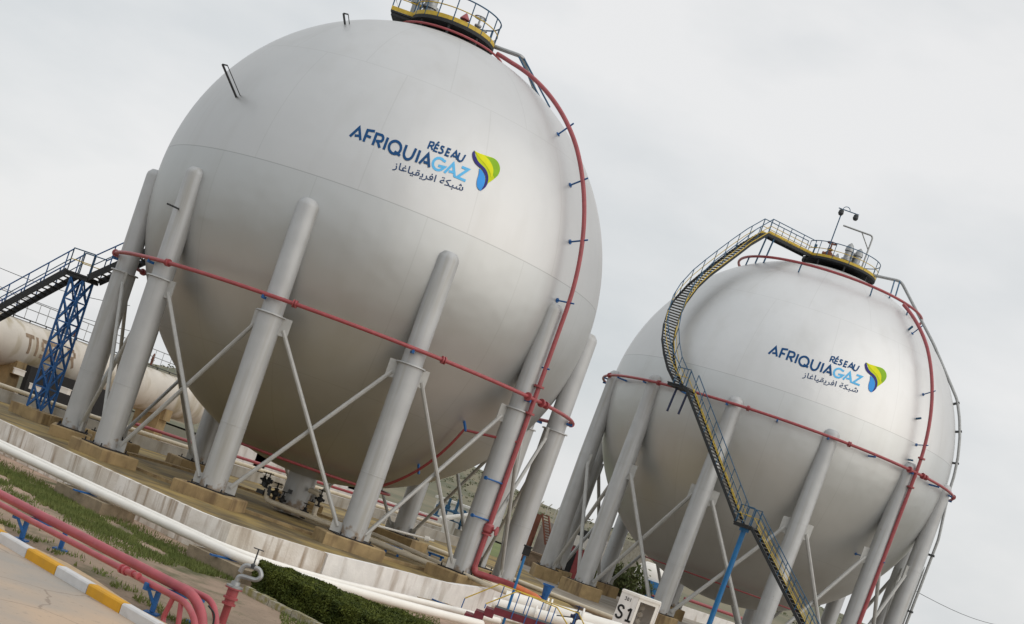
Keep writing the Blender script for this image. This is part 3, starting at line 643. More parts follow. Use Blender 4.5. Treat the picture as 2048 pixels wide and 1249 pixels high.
# --- farther tank fittings
JB=5.37012
rz2=riser(T2,C2,12,JB,12.66,.14,(0,57),-13.0,(46,24,8,-30))
for z_ in (.9,-1.0): MB().lathe([(.13,-.05),(.24,-.05),(.24,.05),(.13,.05)],pol(C2,12.66,JB,z_),14).build('coupling','red',rz2)
for sg in (-.7,.7):
    tt=V((-math.sin(JB),math.cos(JB),0)); MB().lathe([(.1,-.05),(.2,-.05),(.2,.05),(.1,.05)],pol(C2,12.66,JB,-.045)+tt*sg,12,tt).build('coupling','red',rz2)
ur=MB().tube([sph(C2,12.5,2*math.pi*i/96,58.3) for i in range(96)],.09,8,True).build('crown_ring','red',T2)
for a_ in (-160,-118,-75,-45,20,80,140):
    p,q=sph(C2,12,R_(a_),56.5),sph(C2,12.5,R_(a_),58.3); MB().tube([p,q],.05,6).build('pipe_bracket','teal',ur)
MB().tube([sph(C2,12.3,2*math.pi*i/96,-61) for i in range(96)],.05,8,True).build('bottom_ring','red',T2)
for i in range(3):
    p=onsphere(*((1817,660),(1833,838),(1817,920))[i],C2,12); n=(p-C2).normalized(); MB().beam(p-n*.05,p+n*.35,.1,.1).build('shell_lug','teal',T2,smooth=0)
gp_=[at(1742,550,103),at(1802,563,102.5)]
GA=R_(-19)
gpp=gp_+[at(1868,690,101.5)]+[sph(C2,12.3,GA,el) for el in (30,24,18,12,6,0)]+[pol(C2,12.75,GA,-3),pol(C2,12.75,GA,-13.5)]
g1=MB().tube(fillet(gpp,.3,3),.1,10).build('outlet_pipe','steel',T2)
MB().tube([sph(C2,12.3,GA+.022,el) for el in (30,24,18,12,6,0)]+[pol(C2,12.75,GA+.022,-3),pol(C2,12.75,GA+.022,-13.5)],.05,8).build('conduit','steel',T2)
for el in (29,20,10,1): MB().beam(sph(C2,12,GA+.011,el),sph(C2,12.42,GA+.011,el),.4,.1).build('pipe_bracket','dark',g1,smooth=0)
for z_ in (-4.2,-8.2): MB().beam(pol(C2,12.4,GA,z_),pol(C2,12.9,GA,z_),.5,.12).build('pipe_bracket','dark',g1,smooth=0)
for px_ in (1783,1794): MB().tube([at(px_+6,562,102.5),onsphere(px_-4,596,C2,12.05)],.05,6).build('pipe_support','teal',g1)
dk2,pc2=platform(T2,C2,12,.3,2.6,(.05,-.1),-165,70,9)
for dx,dy,r_v,h_v,hat in ((.25,.1,.24,2.3,True),(1.0,.3,.24,2.2,True),(.6,.5,.2,1.9,True),(-.35,.5,.2,1.4,False)): vent(T2,pc2+V((dx,dy,-.3)),r_v,h_v,'steel',hat)
gate_valve(T2,pc2+V((-1.1,-.6,-.1)),2.0,'rustpanel')
MB().tube([pc2+V((-2.0,.3,0)),pc2+V((-2.0,.3,1.0))],.04,6).lathe([(.1,0),(.1,.25)],pc2+V((-2.0,.3,.9)),8).build('call_post','teal',T2)
MB().tube(fillet([pc2+V((1.5,.4,0)),pc2+V((1.5,.4,3.0)),pc2+V((-.7,.4,3.0))],.25,4),.06,8).tube([pc2+V((1.5,.4,2.0)),pc2+V((.7,.4,2.95))],.04,6).build('davit_arm','steel',T2)
# lamp mast on the crown
lm0=pc2+V((-1.35,-1.6,0)); lt=lm0+Z*3.5
mast=MB().tube([lm0,lt],.04,8).tube([lt-X0*.3,lt+X0*1.15],.035,6).tube([lt+V((.1,0,0))+V((math.cos(a)*.25+.15,0,math.sin(a)*.25)) for a in [math.pi*i/10 for i in range(11)]],.025,6).build('lamp_mast','teal',T2)
for dx in (-.05,1.0): MB().lathe([(.04,0),(.16,-.08),(.19,-.3),(.12,-.42),(.02,-.45)],lt+X0*dx,12).build('floodlight','dark',mast)
# spiral stair
tab=[(-152,61.5,13.9),(-151,55,13.5),(-150,49.5,13.2),(-148.5,43.3,13.05),(-147.9,37.4,13),(-147.3,32,13),(-146.1,26,13),(-144.5,21.2,13),(-142.4,16.9,13),(-139.7,12.2,13),(-136.4,8,13),(-132.9,4,13),(-129.0,.7,13)]
sp=[sph(C2,r,R_(a),el) for a,el,r in tab]
ST=flight(sp,T2,.85,.2,'staircase',sd=.17)
brg=[pc2+V((-2.45,-.9,0)),sp[0]]
bd=flight(brg,T2,.85,.2,'bridge')
for p in (sp[0],):
    for dx in (-.25,.25): MB().tube([p+V((dx+.5,0,-.1)),p+V((dx+.4,.3,-2.0))],.06,6).build('bridge_support','teal',bd)
dmb=MB(); L_,R2_=sides(brg,.85)
dmb.add([L_[0]+Z*.02,L_[1]+Z*.02,R2_[1]+Z*.02,R2_[0]+Z*.02,L_[0]-Z*.02,L_[1]-Z*.02,R2_[1]-Z*.02,R2_[0]-Z*.02],[(0,1,2,3),(7,6,5,4),(0,4,5,1),(2,6,7,3),(1,5,6,2),(0,3,7,4)]).build('bridge_deck','grate',bd,smooth=0)
tbm=MB()
for q in (L_,R2_): tbm.beam(q[0]+Z*.13,q[1]+Z*.13,.02,.18)
tbm.build('toe_board','yellow',bd,smooth=0)
L1=onsphere(1368,775,C2,13.7); L2=at(1492,1050,88); L3=at(1600,1249,85.3)
hd=V((L2.x-L1.x,L2.y-L1.y,0)).normalized()
def landing(p,parent,s=1.1):
    l=MB().box(p-Z*.05,(s,s,.08),hd).box(p-Z*.16,(s-.06,s-.06,.13),hd).build('landing','grate',parent,smooth=0); return l
ld=landing((sp[-1]+L1)/2-Z*.02,ST,1.3)
br_=MB()
for dx in (-.5,.4):
    p=L1+hd*dx; br_.beam(p-Z*.15,p-Z*1.7-hd*.1,.1,.1); 
br_.build('landing_bracket','valve',ld,smooth=0)
railing([L1+V((hd.y,-hd.x,0))*.55-hd*.5,L1+V((hd.y,-hd.x,0))*.55+hd*.5],ld,.5)
F1=flight([L1+hd*.45,L2-hd*.45+Z*.05],T2,.85,.21,'staircase')
ld2=landing(L2,F1,1.1)
railing([L2+V((hd.y,-hd.x,0))*.45-hd*.5,L2+V((hd.y,-hd.x,0))*.45+hd*.5],ld2,.5); railing([L2-V((hd.y,-hd.x,0))*.45-hd*.5,L2-V((hd.y,-hd.x,0))*.45+hd*.5],ld2,.5)
h3=V((L3.x-L2.x,L3.y-L2.y,0)).normalized(); L4=L2+(L3-L2)*((L2.z-.3)/(L2.z-L3.z))
F2=flight([L2+h3*.5,L4],T2,.85,.21,'staircase')
pf=L2-Z*.2; MB().tube([V((pf.x,pf.y,0)),pf],.16,12).lathe([(.3,-.22),(.3,0)],pf,12).build('stair_post','bright',F1)
# ------------------------------------------------------------------ access stair on a lattice tower beside the nearer tank
tw=bp(78,820,1.4); tw=V((tw.x,tw.y,1.4)); lz=7.95
A_=thing('access_stair','dark stair with blue handrails carried on a blue lattice tower','staircase',(tw.x,tw.y,.88))
ld_=az(108)                    # walking direction, towards the sphere
sdv=V((-ld_.y,ld_.x,0)); tp=V((tw.x,tw.y,lz))
MB().box(tp-Z*.04,(1.3,1.0,.08),ld_).box(tp-Z*.16,(1.2,.9,.14),ld_).build('landing','grate',A_,smooth=0)
sl_=math.tan(R_(39))
fu=flight([tp+ld_*.6,tp+ld_*4.6+Z*4.0*math.tan(R_(38))],A_,.9,.21,'flight',sd=.3,mid='teal',top='blue')
fd=flight([tp-ld_*8.5-Z*7.9*math.tan(R_(42)) ,tp-ld_*.6],A_,.9,.21,'flight',sd=.3,mid='teal',top='blue')
for sg in (1,-1): railing([tp+sdv*sg*.45-ld_*.6,tp+sdv*sg*.45+ld_*.6],A_,.6,mid='yellow')
# lattice tower
lt_=MB(); bw,tw_=.4,.36; hgt=lz-.2-1.4; nb_=6
def cor(i,t): 
    w_=bw+(tw_-bw)*t; sx,sy=((-1,-1),(1,-1),(1,1),(-1,1))[i%4]; return V((tw.x,tw.y,1.4))+ld_*sx*w_+sdv*sy*w_+Z*hgt*t
for i in range(4):
    lt_.beam(cor(i,0),cor(i,1),.1,.1)
    for k_ in range(nb_):
        t0,t1=k_/nb_,(k_+1)/nb_
        lt_.beam(cor(i,t0),cor(i+1,t1),.07,.05); lt_.beam(cor(i+1,t0),cor(i,t1),.07,.05)
        if k_: lt_.beam(cor(i,t0),cor(i+1,t0),.05,.06)
lt_.build('lattice_tower','blue',A_,smooth=0)
pm=MB(); pm.box(V((tw.x,tw.y,1.13)),(2.4,1.1,.52),ld_); pm.box(V((tw.x,tw.y,1.13))+ld_*.55-sdv*.55,(1.1,1.0,.5),ld_); pm.build('pedestal','plinth',A_,smooth=0)
# ------------------------------------------------------------------ horizontal storage tank
e0=at(36,690,90); e1=at(386,806,110); ax=V((e1.x-e0.x,e1.y-e0.y,0)).normalized(); ta=V((e0.x,e0.y,3.68))-ax*13; tb_=V((e1.x,e1.y,3.68)); LT=(tb_-ta).length; RT=1.5
HT=thing('storage_tank','long cream horizontal storage tank with rust stains and brown letters behind the lattice tower','storage tank',((ta+tb_)/2-Z*3.6))
prof=[(.02,-.75),(.7,-.68),(1.15,-.45),(1.42,-.15),(RT,0)]+[(RT,LT*i/20) for i in range(1,21)]+[(1.42,LT+.15),(1.15,LT+.45),(.7,LT+.68),(.02,LT+.75)]
hb=MB().lathe(prof,ta,40,ax).build('tank_body','tank',HT)
for t in (.12,.36,.6,.86): MB().box(ta+ax*LT*t-Z*2.2,(1.1,2.0,3.0),ax).box(ta+ax*LT*t-Z*1.3,(.9,2.6,.8),ax).build('saddle','plinth',HT,smooth=0)
wk=MB(); wk.beam(ta+ax*2+Z*1.62,tb_-ax*1+Z*1.62,.7,.06)
for i in range(20):
    p=ta+ax*(2+(LT-3)*i/19)+Z*1.5; wk.tube([p,p+Z*.16],.04,5)
wk.build('walkway','dark',HT,smooth=0)
nrm=V((ax.y,-ax.x,0)); 
rl_=MB()
for sg in (.35,-.35):
    for hh in (.6,1.1): rl_.tube([ta+ax*2+Z*(1.65+hh)+nrm*sg,tb_-ax+Z*(1.65+hh)+nrm*sg],.018,5)
    for i in range(16): p=ta+ax*(2+(LT-3)*i/15)+Z*1.65+nrm*sg; rl_.tube([p,p+Z*1.1],.02,5)
rl_.build('railing','steel',HT,smooth=0)
for i,t in enumerate((.5,.53,.7,.78,.8)): vent(HT,ta+ax*LT*t+Z*1.6,.1,.9,('steel','rustpanel','steel')[i%3],False)
# letters T I S S I R stencilled on the flank
def tl(u,v_): # u along tank (m), v around (m up)
    a=v_/RT+.12; return u,a
def tpt(u,a): return ta+ax*u+(nrm*math.cos(a)+Z*math.sin(a))*(RT+.012)
def stencil(strokes,u0,wd,k):
    mb=MB()
    for s in strokes:
        for (x0,y0),(x1,y1) in zip(s,s[1:]):
            d=V((x1-x0,y1-y0,0)); L=d.length; d/=L; n_=V((-d.y,d.x,0))*wd/2; c=5; vs=[]
            for i in range(c+1):
                p=V((x0,y0,0))+d*L*i/c
                for sg in (1,-1): q=p+n_*sg; vs.append(tpt(u0+q.x,q.y/RT+.1))
            mb.add(vs,[(2*i,2*i+1,2*i+3,2*i+2) for i in range(c)])
    return mb
LET=dict(T=[[(-.42,.62),(.42,.62)],[(0,.5),(0,-.45)]],I=[[(0,.7),(0,-.45)]],S=[[(.4,.6),(-.3,.6)],[(-.3,.5),(-.3,.2)],[(-.35,.1),(.35,.1)],[(.3,0),(.3,-.25)],[(.35,-.35),(-.4,-.35)]],R=[[(-.3,.7),(-.3,-.45)],[(-.15,.62),(.3,.62)],[(.3,.55),(.3,.2)],[(.25,.13),(-.15,.13)],[(.1,.05),(.35,-.45)]])
def ualong(px,py):
    d=ray(px,py); # nearest flank plane hit
    o=ta+nrm*RT; n_=nrm; t=(o-V((0,0,EYE))).dot(n_)/d.dot(n_); return (V((0,0,EYE))+d*t-ta).dot(ax)
uT,uR=ualong(60,692),ualong(142,722)
for i,chh in enumerate('TISSIR'):
    fr=(0,.17,.36,.56,.76,1.0)[i]; stencil(LET[chh],uT+(uR-uT)*fr,.24,0).build('lettering','rust',hb,smooth=0)
# black panel filling the dark area under the storage tank, and pale crates
u_=MB(); p=at(70,800,90); 
dk_=MB().box(V((p.x+1.5,p.y+1.6,1.5)),(9.5,.3,2.6),ax); tag(dk_.build('dark_panel','black',smooth=0),'black panel filling the dark area under the cream storage tank','wall')
for i,(px,py) in enumerate(((38,745),(70,776),(129,782))):
    q=at(px,py,84); c=MB().box(q,(.6,.4,.3),az(60+20*i)).box(q+Z*.165,(.66,.46,.04),az(60+20*i))
    tag(c.build('box','white',smooth=0),('white box beside a saddle of the cream storage tank','white box half hidden behind the lattice tower foot','white tilted box between the lattice tower and the first sphere leg')[i],'box')
# ------------------------------------------------------------------ pipes along the walls
def pipe_thing(pts,r,m_,label,name='pipe',fl=0.6,flanges=(),cat='pipe',sub='flange'):
    pts=fillet([V(p) for p in pts],fl,6); o=MB().tube(pts,r,14).build(name,m_); tag(o,label,cat)
    for p,t in flanges:
        f=MB().lathe([(r,-.03),(r*1.5,-.03),(r*1.5,.03),(r,.03)],V(p),16,V(t)); me=f
        for v in me.v: v-=o.location
        oo=bpy.data.meshes.new(sub); oo.from_pydata([tuple(v) for v in me.v],[],me.f); oo.materials.append(MT[m_]); ob=bpy.data.objects.new(sub,oo); COL.objects.link(ob); ob.parent=o
    return o
PB=[bp(0,902,.45),bp(216,1009,.45),bp(465,1121,.45)]
PB=[PB[0]+(PB[0]-PB[1])*1.5,PB[0],PB[2]+(PB[2]-PB[1])*.12]+[bp(652,1176,.45),bp(821,1222,.45),bp(960,1256,.45)]
PA=[bp(0,879,.72),bp(250,996,.72),bp(470,1097,.72)]
PA=[PA[0]+(PA[0]-PA[1])*1.5,PA[0],PA[2]]+[bp(652,1153,.72),bp(800,1187,.72),bp(908,1213,.72),bp(1000,1236,.72)]
pipe_thing([p+Z*.13 for p in PB],.14,'white','near white pipe of the pair running along the front of the bund wall','white_pipe',1.6)
pipe_thing([p-Z*.12 for p in PA],.12,'white','far white pipe of the pair, hugging the foot of the bund wall','white_pipe',1.6)
wd_=(PB[2]-PB[1]).normalized(); wn=V((-wd_.y,wd_.x,0)); wn=wn if wn.y>0 else -wn
for i,(px,py,lab) in enumerate(((140,1005,'concrete block under the white pipes among the thickest green weeds'),(412,1137,'concrete block carrying the white pipes near the bend by the curled grey pipe'))):
    c=bp(px,py,0); t=wd_; q=PB[1]+t*((c-PB[1]).dot(t)); 
    o=thing('pipe_support',lab,'pipe support',(q.x,q.y,0),'concrete blocks under the white pipes')
    MB().box(q+wn*.25-Z*(q.z)+Z*.2,(2.7,1.35,.4),t).build('block','block',o,smooth=0)
    MB().box(q+wn*.1-Z*q.z+Z*.425,(.12,1.5,.05),t).build('shoe','blue',o,smooth=0)
q=bp(870,1226,0); o=thing('pipe_support','concrete block carrying the white pipes beyond the hedge','pipe support',q,'concrete blocks under the white pipes')
MB().box(q+Z*.2,(2.0,1.2,.4),az(35)).build('block','block',o,smooth=0); MB().box(q+Z*.425,(.12,1.3,.05),az(35)).build('shoe','blue',o,smooth=0)
bk=[p+Z*(1.7-p.z) for p in BACK]; bk=[V((p.x,p.y-.05,1.66)) for p in BACK]
pipe_thing(bk,.11,'cream','cream pipe along the top of the stained wall behind the nearer sphere','cream_pipe',.8)
pipe_thing([V((p.x-.45,p.y+.75,1.95)) for p in [BACK[1].lerp(BACK[2],.55)]+BACK[2:]],.09,'red','thin red pipe behind the rear wall of the nearer sphere','red_pipe',.8)
pipe_thing([bp(731,1077,1.2),bp(900,1145,1.2),bp(1016,1181,1.2),bp(1100,1210,1.2),bp(1180,1240,1.2)],.13,'cream','thick cream pipe just inside the bund wall passing in front of the leg bases','cream_pipe',.5)
pipe_thing([bp(734,1064,1.35),bp(800,1091,1.35),bp(933,1152,1.35),bp(1001,1181,1.35),bp(1090,1214,1.35)],.1,'cream','thinner cream pipe running just behind the thick cream pipe','cream_pipe',.5)
pipe_thing([V((p.x,p.y-.52,1.0)) for p in W2],.13,'cream','cream pipe fixed to the front of the speckled tan wall','cream_pipe',.3)
for i,(px,py) in enumerate(((782,1110),(867,1125))):
    q=bp(px,py,.88); b=MB()
    for dx in (-.28,.28): b.beam(q+V((dx,0,0)),q+V((dx,0,.36)),.1,.1)
    b.beam(q+V((-.4,0,.36)),q+V((.4,0,.36)),.1,.1)
    tag(b.build('pipe_stand','blue',smooth=0),('low blue pipe stand on the ochre floor right of the fourth leg','small blue pipe stand half hidden by the thick cream pipe')[i],'pipe stand')
# thin pipe with hand wheel, near the fourth leg
q=at(755,1052,62); r=at(868,1082,62); vv=MB().tube([q,r],.05,8).lathe([(.12,-.1),(.12,.1)],r-(r-q).normalized()*.3,10,r-q).build('drain_pipe','white'); tag(vv,'thin white drain pipe with a dark hand valve beside the fourth leg','pipe')
# ------------------------------------------------------------------ red fire mains in the foreground
dirR=(bp(388,1190,.72)-bp(0,989,.72)).normalized(); nR=V((-dirR.y,dirR.x,0)); nR=nR if nR.y>0 else -nR
rb=bp(388,1190,.72); ra=bp(0,989,.72)-dirR*9
def rot(d,a): return V((d.x*math.cos(a)-d.y*math.sin(a),d.x*math.sin(a)+d.y*math.cos(a),0))
big=[ra,rb,rb+dirR*.55-Z*.35,rb+dirR*.8-Z*1.3]
pipe_thing(big,.112,'pink','thick faded red fire main, the upper of two along the kerb','fire_main',.55)
sa=bp(0,1009,.62)-dirR*9; sb_=bp(375,1207,.62)
pipe_thing([sa,sb_,sb_+dirR*.5-Z*.3,sb_+dirR*.75-Z*1.2],.07,'pink','thinner red fire main running on the kerb side of the thick one','fire_main',.45,
  flanges=[(bp(244,1138,.62),dirR),(bp(252,1142,.62),dirR)])
fl=bp(266,1147,.66); pipe_thing([fl-dirR*.02,fl+dirR*.16],.05,'pink','short red coupling between the two fire mains','coupling',.1,flanges=[(fl,dirR),(fl+dirR*.2,dirR)])
hp=rb+dirR*.1+nR*.35; pipe_thing([hp-dirR*1.0-Z*.02,hp+dirR*.1,hp+dirR*.5-Z*.4,hp+dirR*.6-Z*1.3],.07,'pink','red pipe bending down on the far side of the thick fire main','fire_main',.4)
lp=sb_-dirR*.5-Z*.05; pipe_thing([lp,lp-Z*.55-dirR*.12,lp-Z*.68+dirR*.25,lp-Z*.62+dirR*.5,lp+dirR*.3],.055,'pink','small red bypass loop hanging below the thinner fire main','bypass_pipe',.22)
for i,((x0,y0,x1,y1),lab) in enumerate((((43,1077,101,1091),'blue steel bracket under the fire mains farther from the small hanging red loop'),((304,1224,360,1233),'blue steel bracket under the fire mains next to the small hanging red loop'))):
    f0=bp(x0,y0,.05); f1=f0+nR*1.0+dirR*.12
    b=MB(); b.beam(f0,f0+Z*.52,.1,.1); b.beam(f1,f1+Z*.45,.1,.1); b.beam(f0+Z*.5-nR*.35,f1+Z*.5+nR*.1,.09,.1); b.beam(f0+Z*.12,f0+Z*.5-nR*.3,.05,.06); b.beam(f0+Z*.5-nR*.3,f0+Z*.5-nR*.38,.1,.16)
    b.box(f0-Z*.03,(.3,.3,.04)); b.box(f1-Z*.03,(.3,.3,.04))
    tag(b.build('pipe_bracket','blue',smooth=0),lab,'pipe bracket','blue brackets under the fire mains')
# thin black hose
h0=bp(417,1212,.7); tag(MB().tube(fillet([h0,h0+V((.2,-.1,-.1)),h0+V((.3,-.15,-.8))],.15,4),.02,6).build('hose','black'),'thin black hose hanging beside the bent red pipes','hose')
# hydrant with curled pipe
hy=at(443,1249,33); hx=hy.copy()
H=thing('standpipe','red standpipe with a curled silver pipe on top beside the hedge','standpipe',(hy.x,hy.y,0))
MB().lathe([(.09,-.3),(.09,.42),(.1,.44),(.16,.45),(.16,.5),(.12,.51),(.12,.58),(.17,.59),(.17,.64),(.13,.65),(.13,.82),(.2,.83),(.2,.86)],V((hy.x,hy.y,0)),18).build('post','red',H)
MB().lathe([(.19,.862),(.19,.9),(.11,.92),(.1,1.0)],V((hy.x,hy.y,0)),16).build('collar','steel',H)
t0=V((hy.x,hy.y,.98)); MB().tube(fillet([t0,t0+V((.02,0,.18)),t0+V((.42,.0,.2)),t0+V((.5,.02,.32)),t0+V((.4,.04,.46)),t0+V((.05,.04,.44)),t0+V((0,.04,.25))],.13,6),.055,10).build('curled_pipe','steel',H)
tv=t0+V((.24,.03,.45)); MB().tube([tv,tv+Z*.42],.018,6).tube([tv+Z*.42-X0*.12,tv+Z*.42+X0*.12],.014,6).lathe([(.06,-.03),(.06,.05),(.03,.08)],tv,10).build('valve_handle','dark',H)
# ------------------------------------------------------------------ hedge, edging stones, grass
hp_=[V((-6.9,41.9,0)),V((-6.5,40.5,0)),V((-4.2,38.25,0)),V((-1.6,35.9,0)),V((.6,38.4,0)),V((-1.7,41.0,0)),V((-4.1,41.4,0))]
HG=thing('hedge','clipped dark green hedge in front of the white pipe bend','hedge',(-4,42,0))
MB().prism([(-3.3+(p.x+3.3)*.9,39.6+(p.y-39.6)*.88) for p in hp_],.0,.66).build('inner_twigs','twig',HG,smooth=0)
rg=random.Random(11); lf=MB()
def inside(x,y,poly):
    c=False; n=len(poly)
    for i in range(n):
        a,b=poly[i],poly[i-1]
        if (a.y>y)!=(b.y>y) and x<(b.x-a.x)*(y-a.y)/(b.y-a.y)+a.x: c=not c
    return c
def leafq(mb,p,s,rg):
    d=V((rg.gauss(0,1),rg.gauss(0,1),rg.gauss(.3,1))).normalized(); a=d.orthogonal().normalized(); b=d.cross(a)
    an=rg.random()*6.28; a,b=a*math.cos(an)+b*math.sin(an),b*math.cos(an)-a*math.sin(an)
    mb.add([p-a*s,p-b*s*.4,p+a*s,p+b*s*.4],[(0,1,2,3)])
def htop(x,y): return .86+.025*math.sin(x*2.3+y*1.7)+.02*math.sin(x*5.1-y*3.3)+.015*math.sin(x*11+y*9)
n_=0
while n_<20000:
    x,y=rg.uniform(-7.2,.8),rg.uniform(35.8,42)
    if inside(x,y,hp_):
        n_+=1; z=htop(x,y)-abs(rg.gauss(0,.06)); leafq(lf,V((x,y,z)),rg.uniform(.03,.06),rg)
for i in range(len(hp_)):
    a,b=hp_[i],hp_[(i+1)%len(hp_)]; L=(b-a).length; nn=V(((b-a).y,-(b-a).x,0)).normalized()
    for j in range(int(L*2300 if i in (0,1,2,6,5) else 200)):
        p=a+(b-a)*rg.random(); z=rg.random()**.9; off=.05*math.sin(p.x*5+z*9)+rg.gauss(0,.05)-.05*max(0,z-.6)*5*.4
        q=p+nn*(off*-1 if False else off); leafq(lf,V((q.x,q.y,z*htop(p.x,p.y))),rg.uniform(.03,.06),rg)
lf.build('leaves','hedge',HG,smooth=0,fix=False)
es=MB(); a=bp(492,1180,.1); b=bp(632,1251,.1); d=(b-a).normalized(); L=(b-a).length+4; t=0
while t<L:
    l=rg.uniform(.25,.6); c=a+d*(t+l/2); es.box(c+V((0,0,-.02+rg.uniform(-.02,.03))),(l-.02,.24+rg.uniform(-.04,.04),.22),d+V((rg.uniform(-.04,.04),rg.uniform(-.04,.04),0))); t+=l
tag(es.build('kerb','stone',smooth=0),None,kind='structure')
gr=MB()
def blade(p,h,rg):
    a=rg.random()*6.28; d=V((math.cos(a),math.sin(a),0))*.018; ln=V((rg.uniform(-.5,.5),rg.uniform(-.5,.5),0))*h
    gr.add([p-d,p+d,p+ln+Z*h],[(0,1,2)])
for i in range(75000):
    t=rg.uniform(-9,14.5); s=rg.gauss(.2,1.0)
    base=PB[1]+wd_*t-wn*(1.6+s); base.z=0
    cl=math.sin(base.x*1.9+2)*math.sin(base.y*1.3)+.6*math.sin(base.x*4.1+base.y*3)
    if cl<rg.uniform(-.9,.5): continue
    blade(base,rg.uniform(.04,.16),rg)
for i in range(3500):
    t=rg.uniform(-10,8); base=KA+kd*t+kn*(1.45+abs(rg.gauss(0,.4)))
    if math.sin(base.x*3.7)*math.sin(base.y*2.9)+.3*math.sin(base.x*9)<.1: continue
    base.z=.02; blade(base,rg.uniform(.04,.14),rg)
for i in range(7000):
    p=bp(rg.uniform(560,880),rg.uniform(1180,1262),0); 
    if inside(p.x,p.y,hp_) : continue
    blade(p,rg.uniform(.04,.15),rg)
tag(gr.build('grass','grass',smooth=0,fix=False),'patchy green weeds between the white pipes and the red fire mains','grass',kind='stuff')
# ------------------------------------------------------------------ stile over the pipes
SY=50
ST_=thing('stile','maroon step stile with yellow rails over blue posts crossing the pipes','stile',at(1010,1245,SY))
def zs(x,y): return (900+x*.166,1080+y*.166)
sA=[at(*zs(*p),SY+1.0) for p in ((135,820),(180,705),(600,535),(1550,885),(1620,1030))]; sB=[at(*zs(*p),SY-.1) for p in ((415,825),(435,770),(820,620),(1290,815),(1420,1030))]
for rail,posts in ((sA,(2,.35,.7,1)),(sB,(2,.25,.6,1))):
    MB().tube(rail[1:],.022,8).build('handrail','yellow',ST_)
    MB().tube([rail[0],rail[1]],.022,6).build('railing_post','blue',ST_)
    for t in (.06,.38,.66,.98):
        p=rail[2].lerp(rail[3],t); MB().tube([p,p-Z*.95],.02,6).build('railing_post','blue',ST_)
def stp(p,w_,l): return p
top0=at(990,1214,SY); top1=at(1120,1256,SY); dz_=V(((top1-top0).x,(top1-top0).y,0)).normalized(); sdn=V((-dz_.y,dz_.x,0)); sdn=sdn if sdn.y>0 else -sdn
MB().box((top0+top1)/2+sdn*.5-Z*.03,((top1-top0).length,1.0,.05),top1-top0).build('deck','dark',ST_,smooth=0)
sm_=MB()
sm_.box((top0+top1)/2-Z*.13+sdn*.0,((top1-top0).length,.05,.24),top1-top0)
for i in range(3): 
    p=top0-dz_*(.12+.3*i)-Z*(.16+.2*i); sm_.box(p+sdn*.5,(.32,1.0,.06),dz_); sm_.box(p+sdn*.02-Z*.13,(.34,.05,.24),dz_)
sm_.build('steps','maroon',ST_,smooth=0)
# flood lamp on blue post
f0=at(1017,1222,51.6); f1=at(1050,1112,51.6); FL=thing('floodlight_post','bright blue post with a black lamp head beside the stile','light post',V((f0.x,f0.y,f0.z-1)))
MB().tube([V((f0.x,f0.y,0)),f1],.05,10).build('post','bright',FL); MB().box(f1+Z*.17,(.26,.24,.3)).box(f1+Z*.34,(.32,.3,.05)).build('lamp_head','black',FL,smooth=0)
# white pipes and valve behind the stile
q0=at(1010,1196,56); q1_=at(1240,1262,56); d=(q1_-q0).normalized()
pipe_thing([q0,q1_],.3,'white','thick white insulated pipe behind the stile','white_pipe',.2,flanges=[(q0+d*1.6,d),(q0+d*1.75,d),(q0+d*3,d)])
q0=at(985,1205,54); q1_=at(1200,1262,54); pipe_thing([q0,q1_],.2,'white','thinner white pipe low behind the stile steps','white_pipe',.2,flanges=[(q0+(q1_-q0)*.4,q1_-q0)])
VV=thing('valve','dark blue hand valve on the white pipe right of the stile','valve',at(1145,1249,52)); gate_valve(VV,at(1146,1250,52),.9,'valve'); MB().tube([at(1113,1231,52),at(1150,1236,52)],.025,6).build('lever','dark',VV)
for i,(px,py,lab) in enumerate(((1092,1187,'tapered blue pipe stand below the cream pipe right of the stile'),(1066,1206,'low blue pipe stand behind the stile rails'))):
    q=at(px,py,62); b=MB(); b.box(q+Z*.35,(.5,.25,.08)); b.lathe([(.12,-.3),(.2,.3)],q,8) if i==0 else b.box(q,(.7,.2,.25))
    tag(b.build('pipe_stand','blue',smooth=20),lab,'pipe stand')
# S1 cabinet
SY1=58; tl_,tm_,tr_=[at(*p,SY1) for p in ((1254,1176),(1279,1196),(1321,1202))]
CB=thing('equipment_shelter','white open fronted shelter marked S 1 near the farther sphere','shelter',V((tm_.x,tm_.y,0)))
zt_=tm_.z; fdir=V((tr_.x-tm_.x,.02,0)).normalized(); wF=(tr_-tm_).length
lp_=V((tm_.x,tm_.y,0)); bkv=V((.12,1,0)).normalized()*1.3; sd_=V((tl_.x-tm_.x,0,0)); lf_=lp_+V((-.68,.35,0))
cb=MB(); th=.09
A=lp_; B=lp_+fdir*wF; 
def pan(mb,p,q,z0,z1,t):
    mb.wallline([(p.x,p.y),(q.x,q.y)],t,z0,z1)
pan(cb,lf_,A,0,zt_,.08); pan(cb,A+bkv*.06,A+bkv,0,zt_-.01,.08); pan(cb,B+bkv*.06,B+bkv,0,zt_-.01,.08); pan(cb,A+bkv,B+bkv,0,zt_-.02,.08)
cb.build('walls','wall',CB,smooth=0)
fr=MB(); fr.prism([((lf_-fdir*.03).x,lf_.y-.05),(A.x,A.y-.08),(B.x+.05,B.y-.06),((B+bkv).x,(B+bkv).y+.05),((lf_+bkv*.8).x,(lf_+bkv*.8).y)],zt_+.002,zt_+.1); pan(fr,A-bkv*.0,A+fdir*.1,0,zt_,.07); pan(fr,B-fdir*.1,B,0,zt_,.07); pan(fr,A+fdir*.1,B-fdir*.1,zt_-.14,zt_,.07)
fr.build('frame','white',CB,smooth=0)
ins=MB()
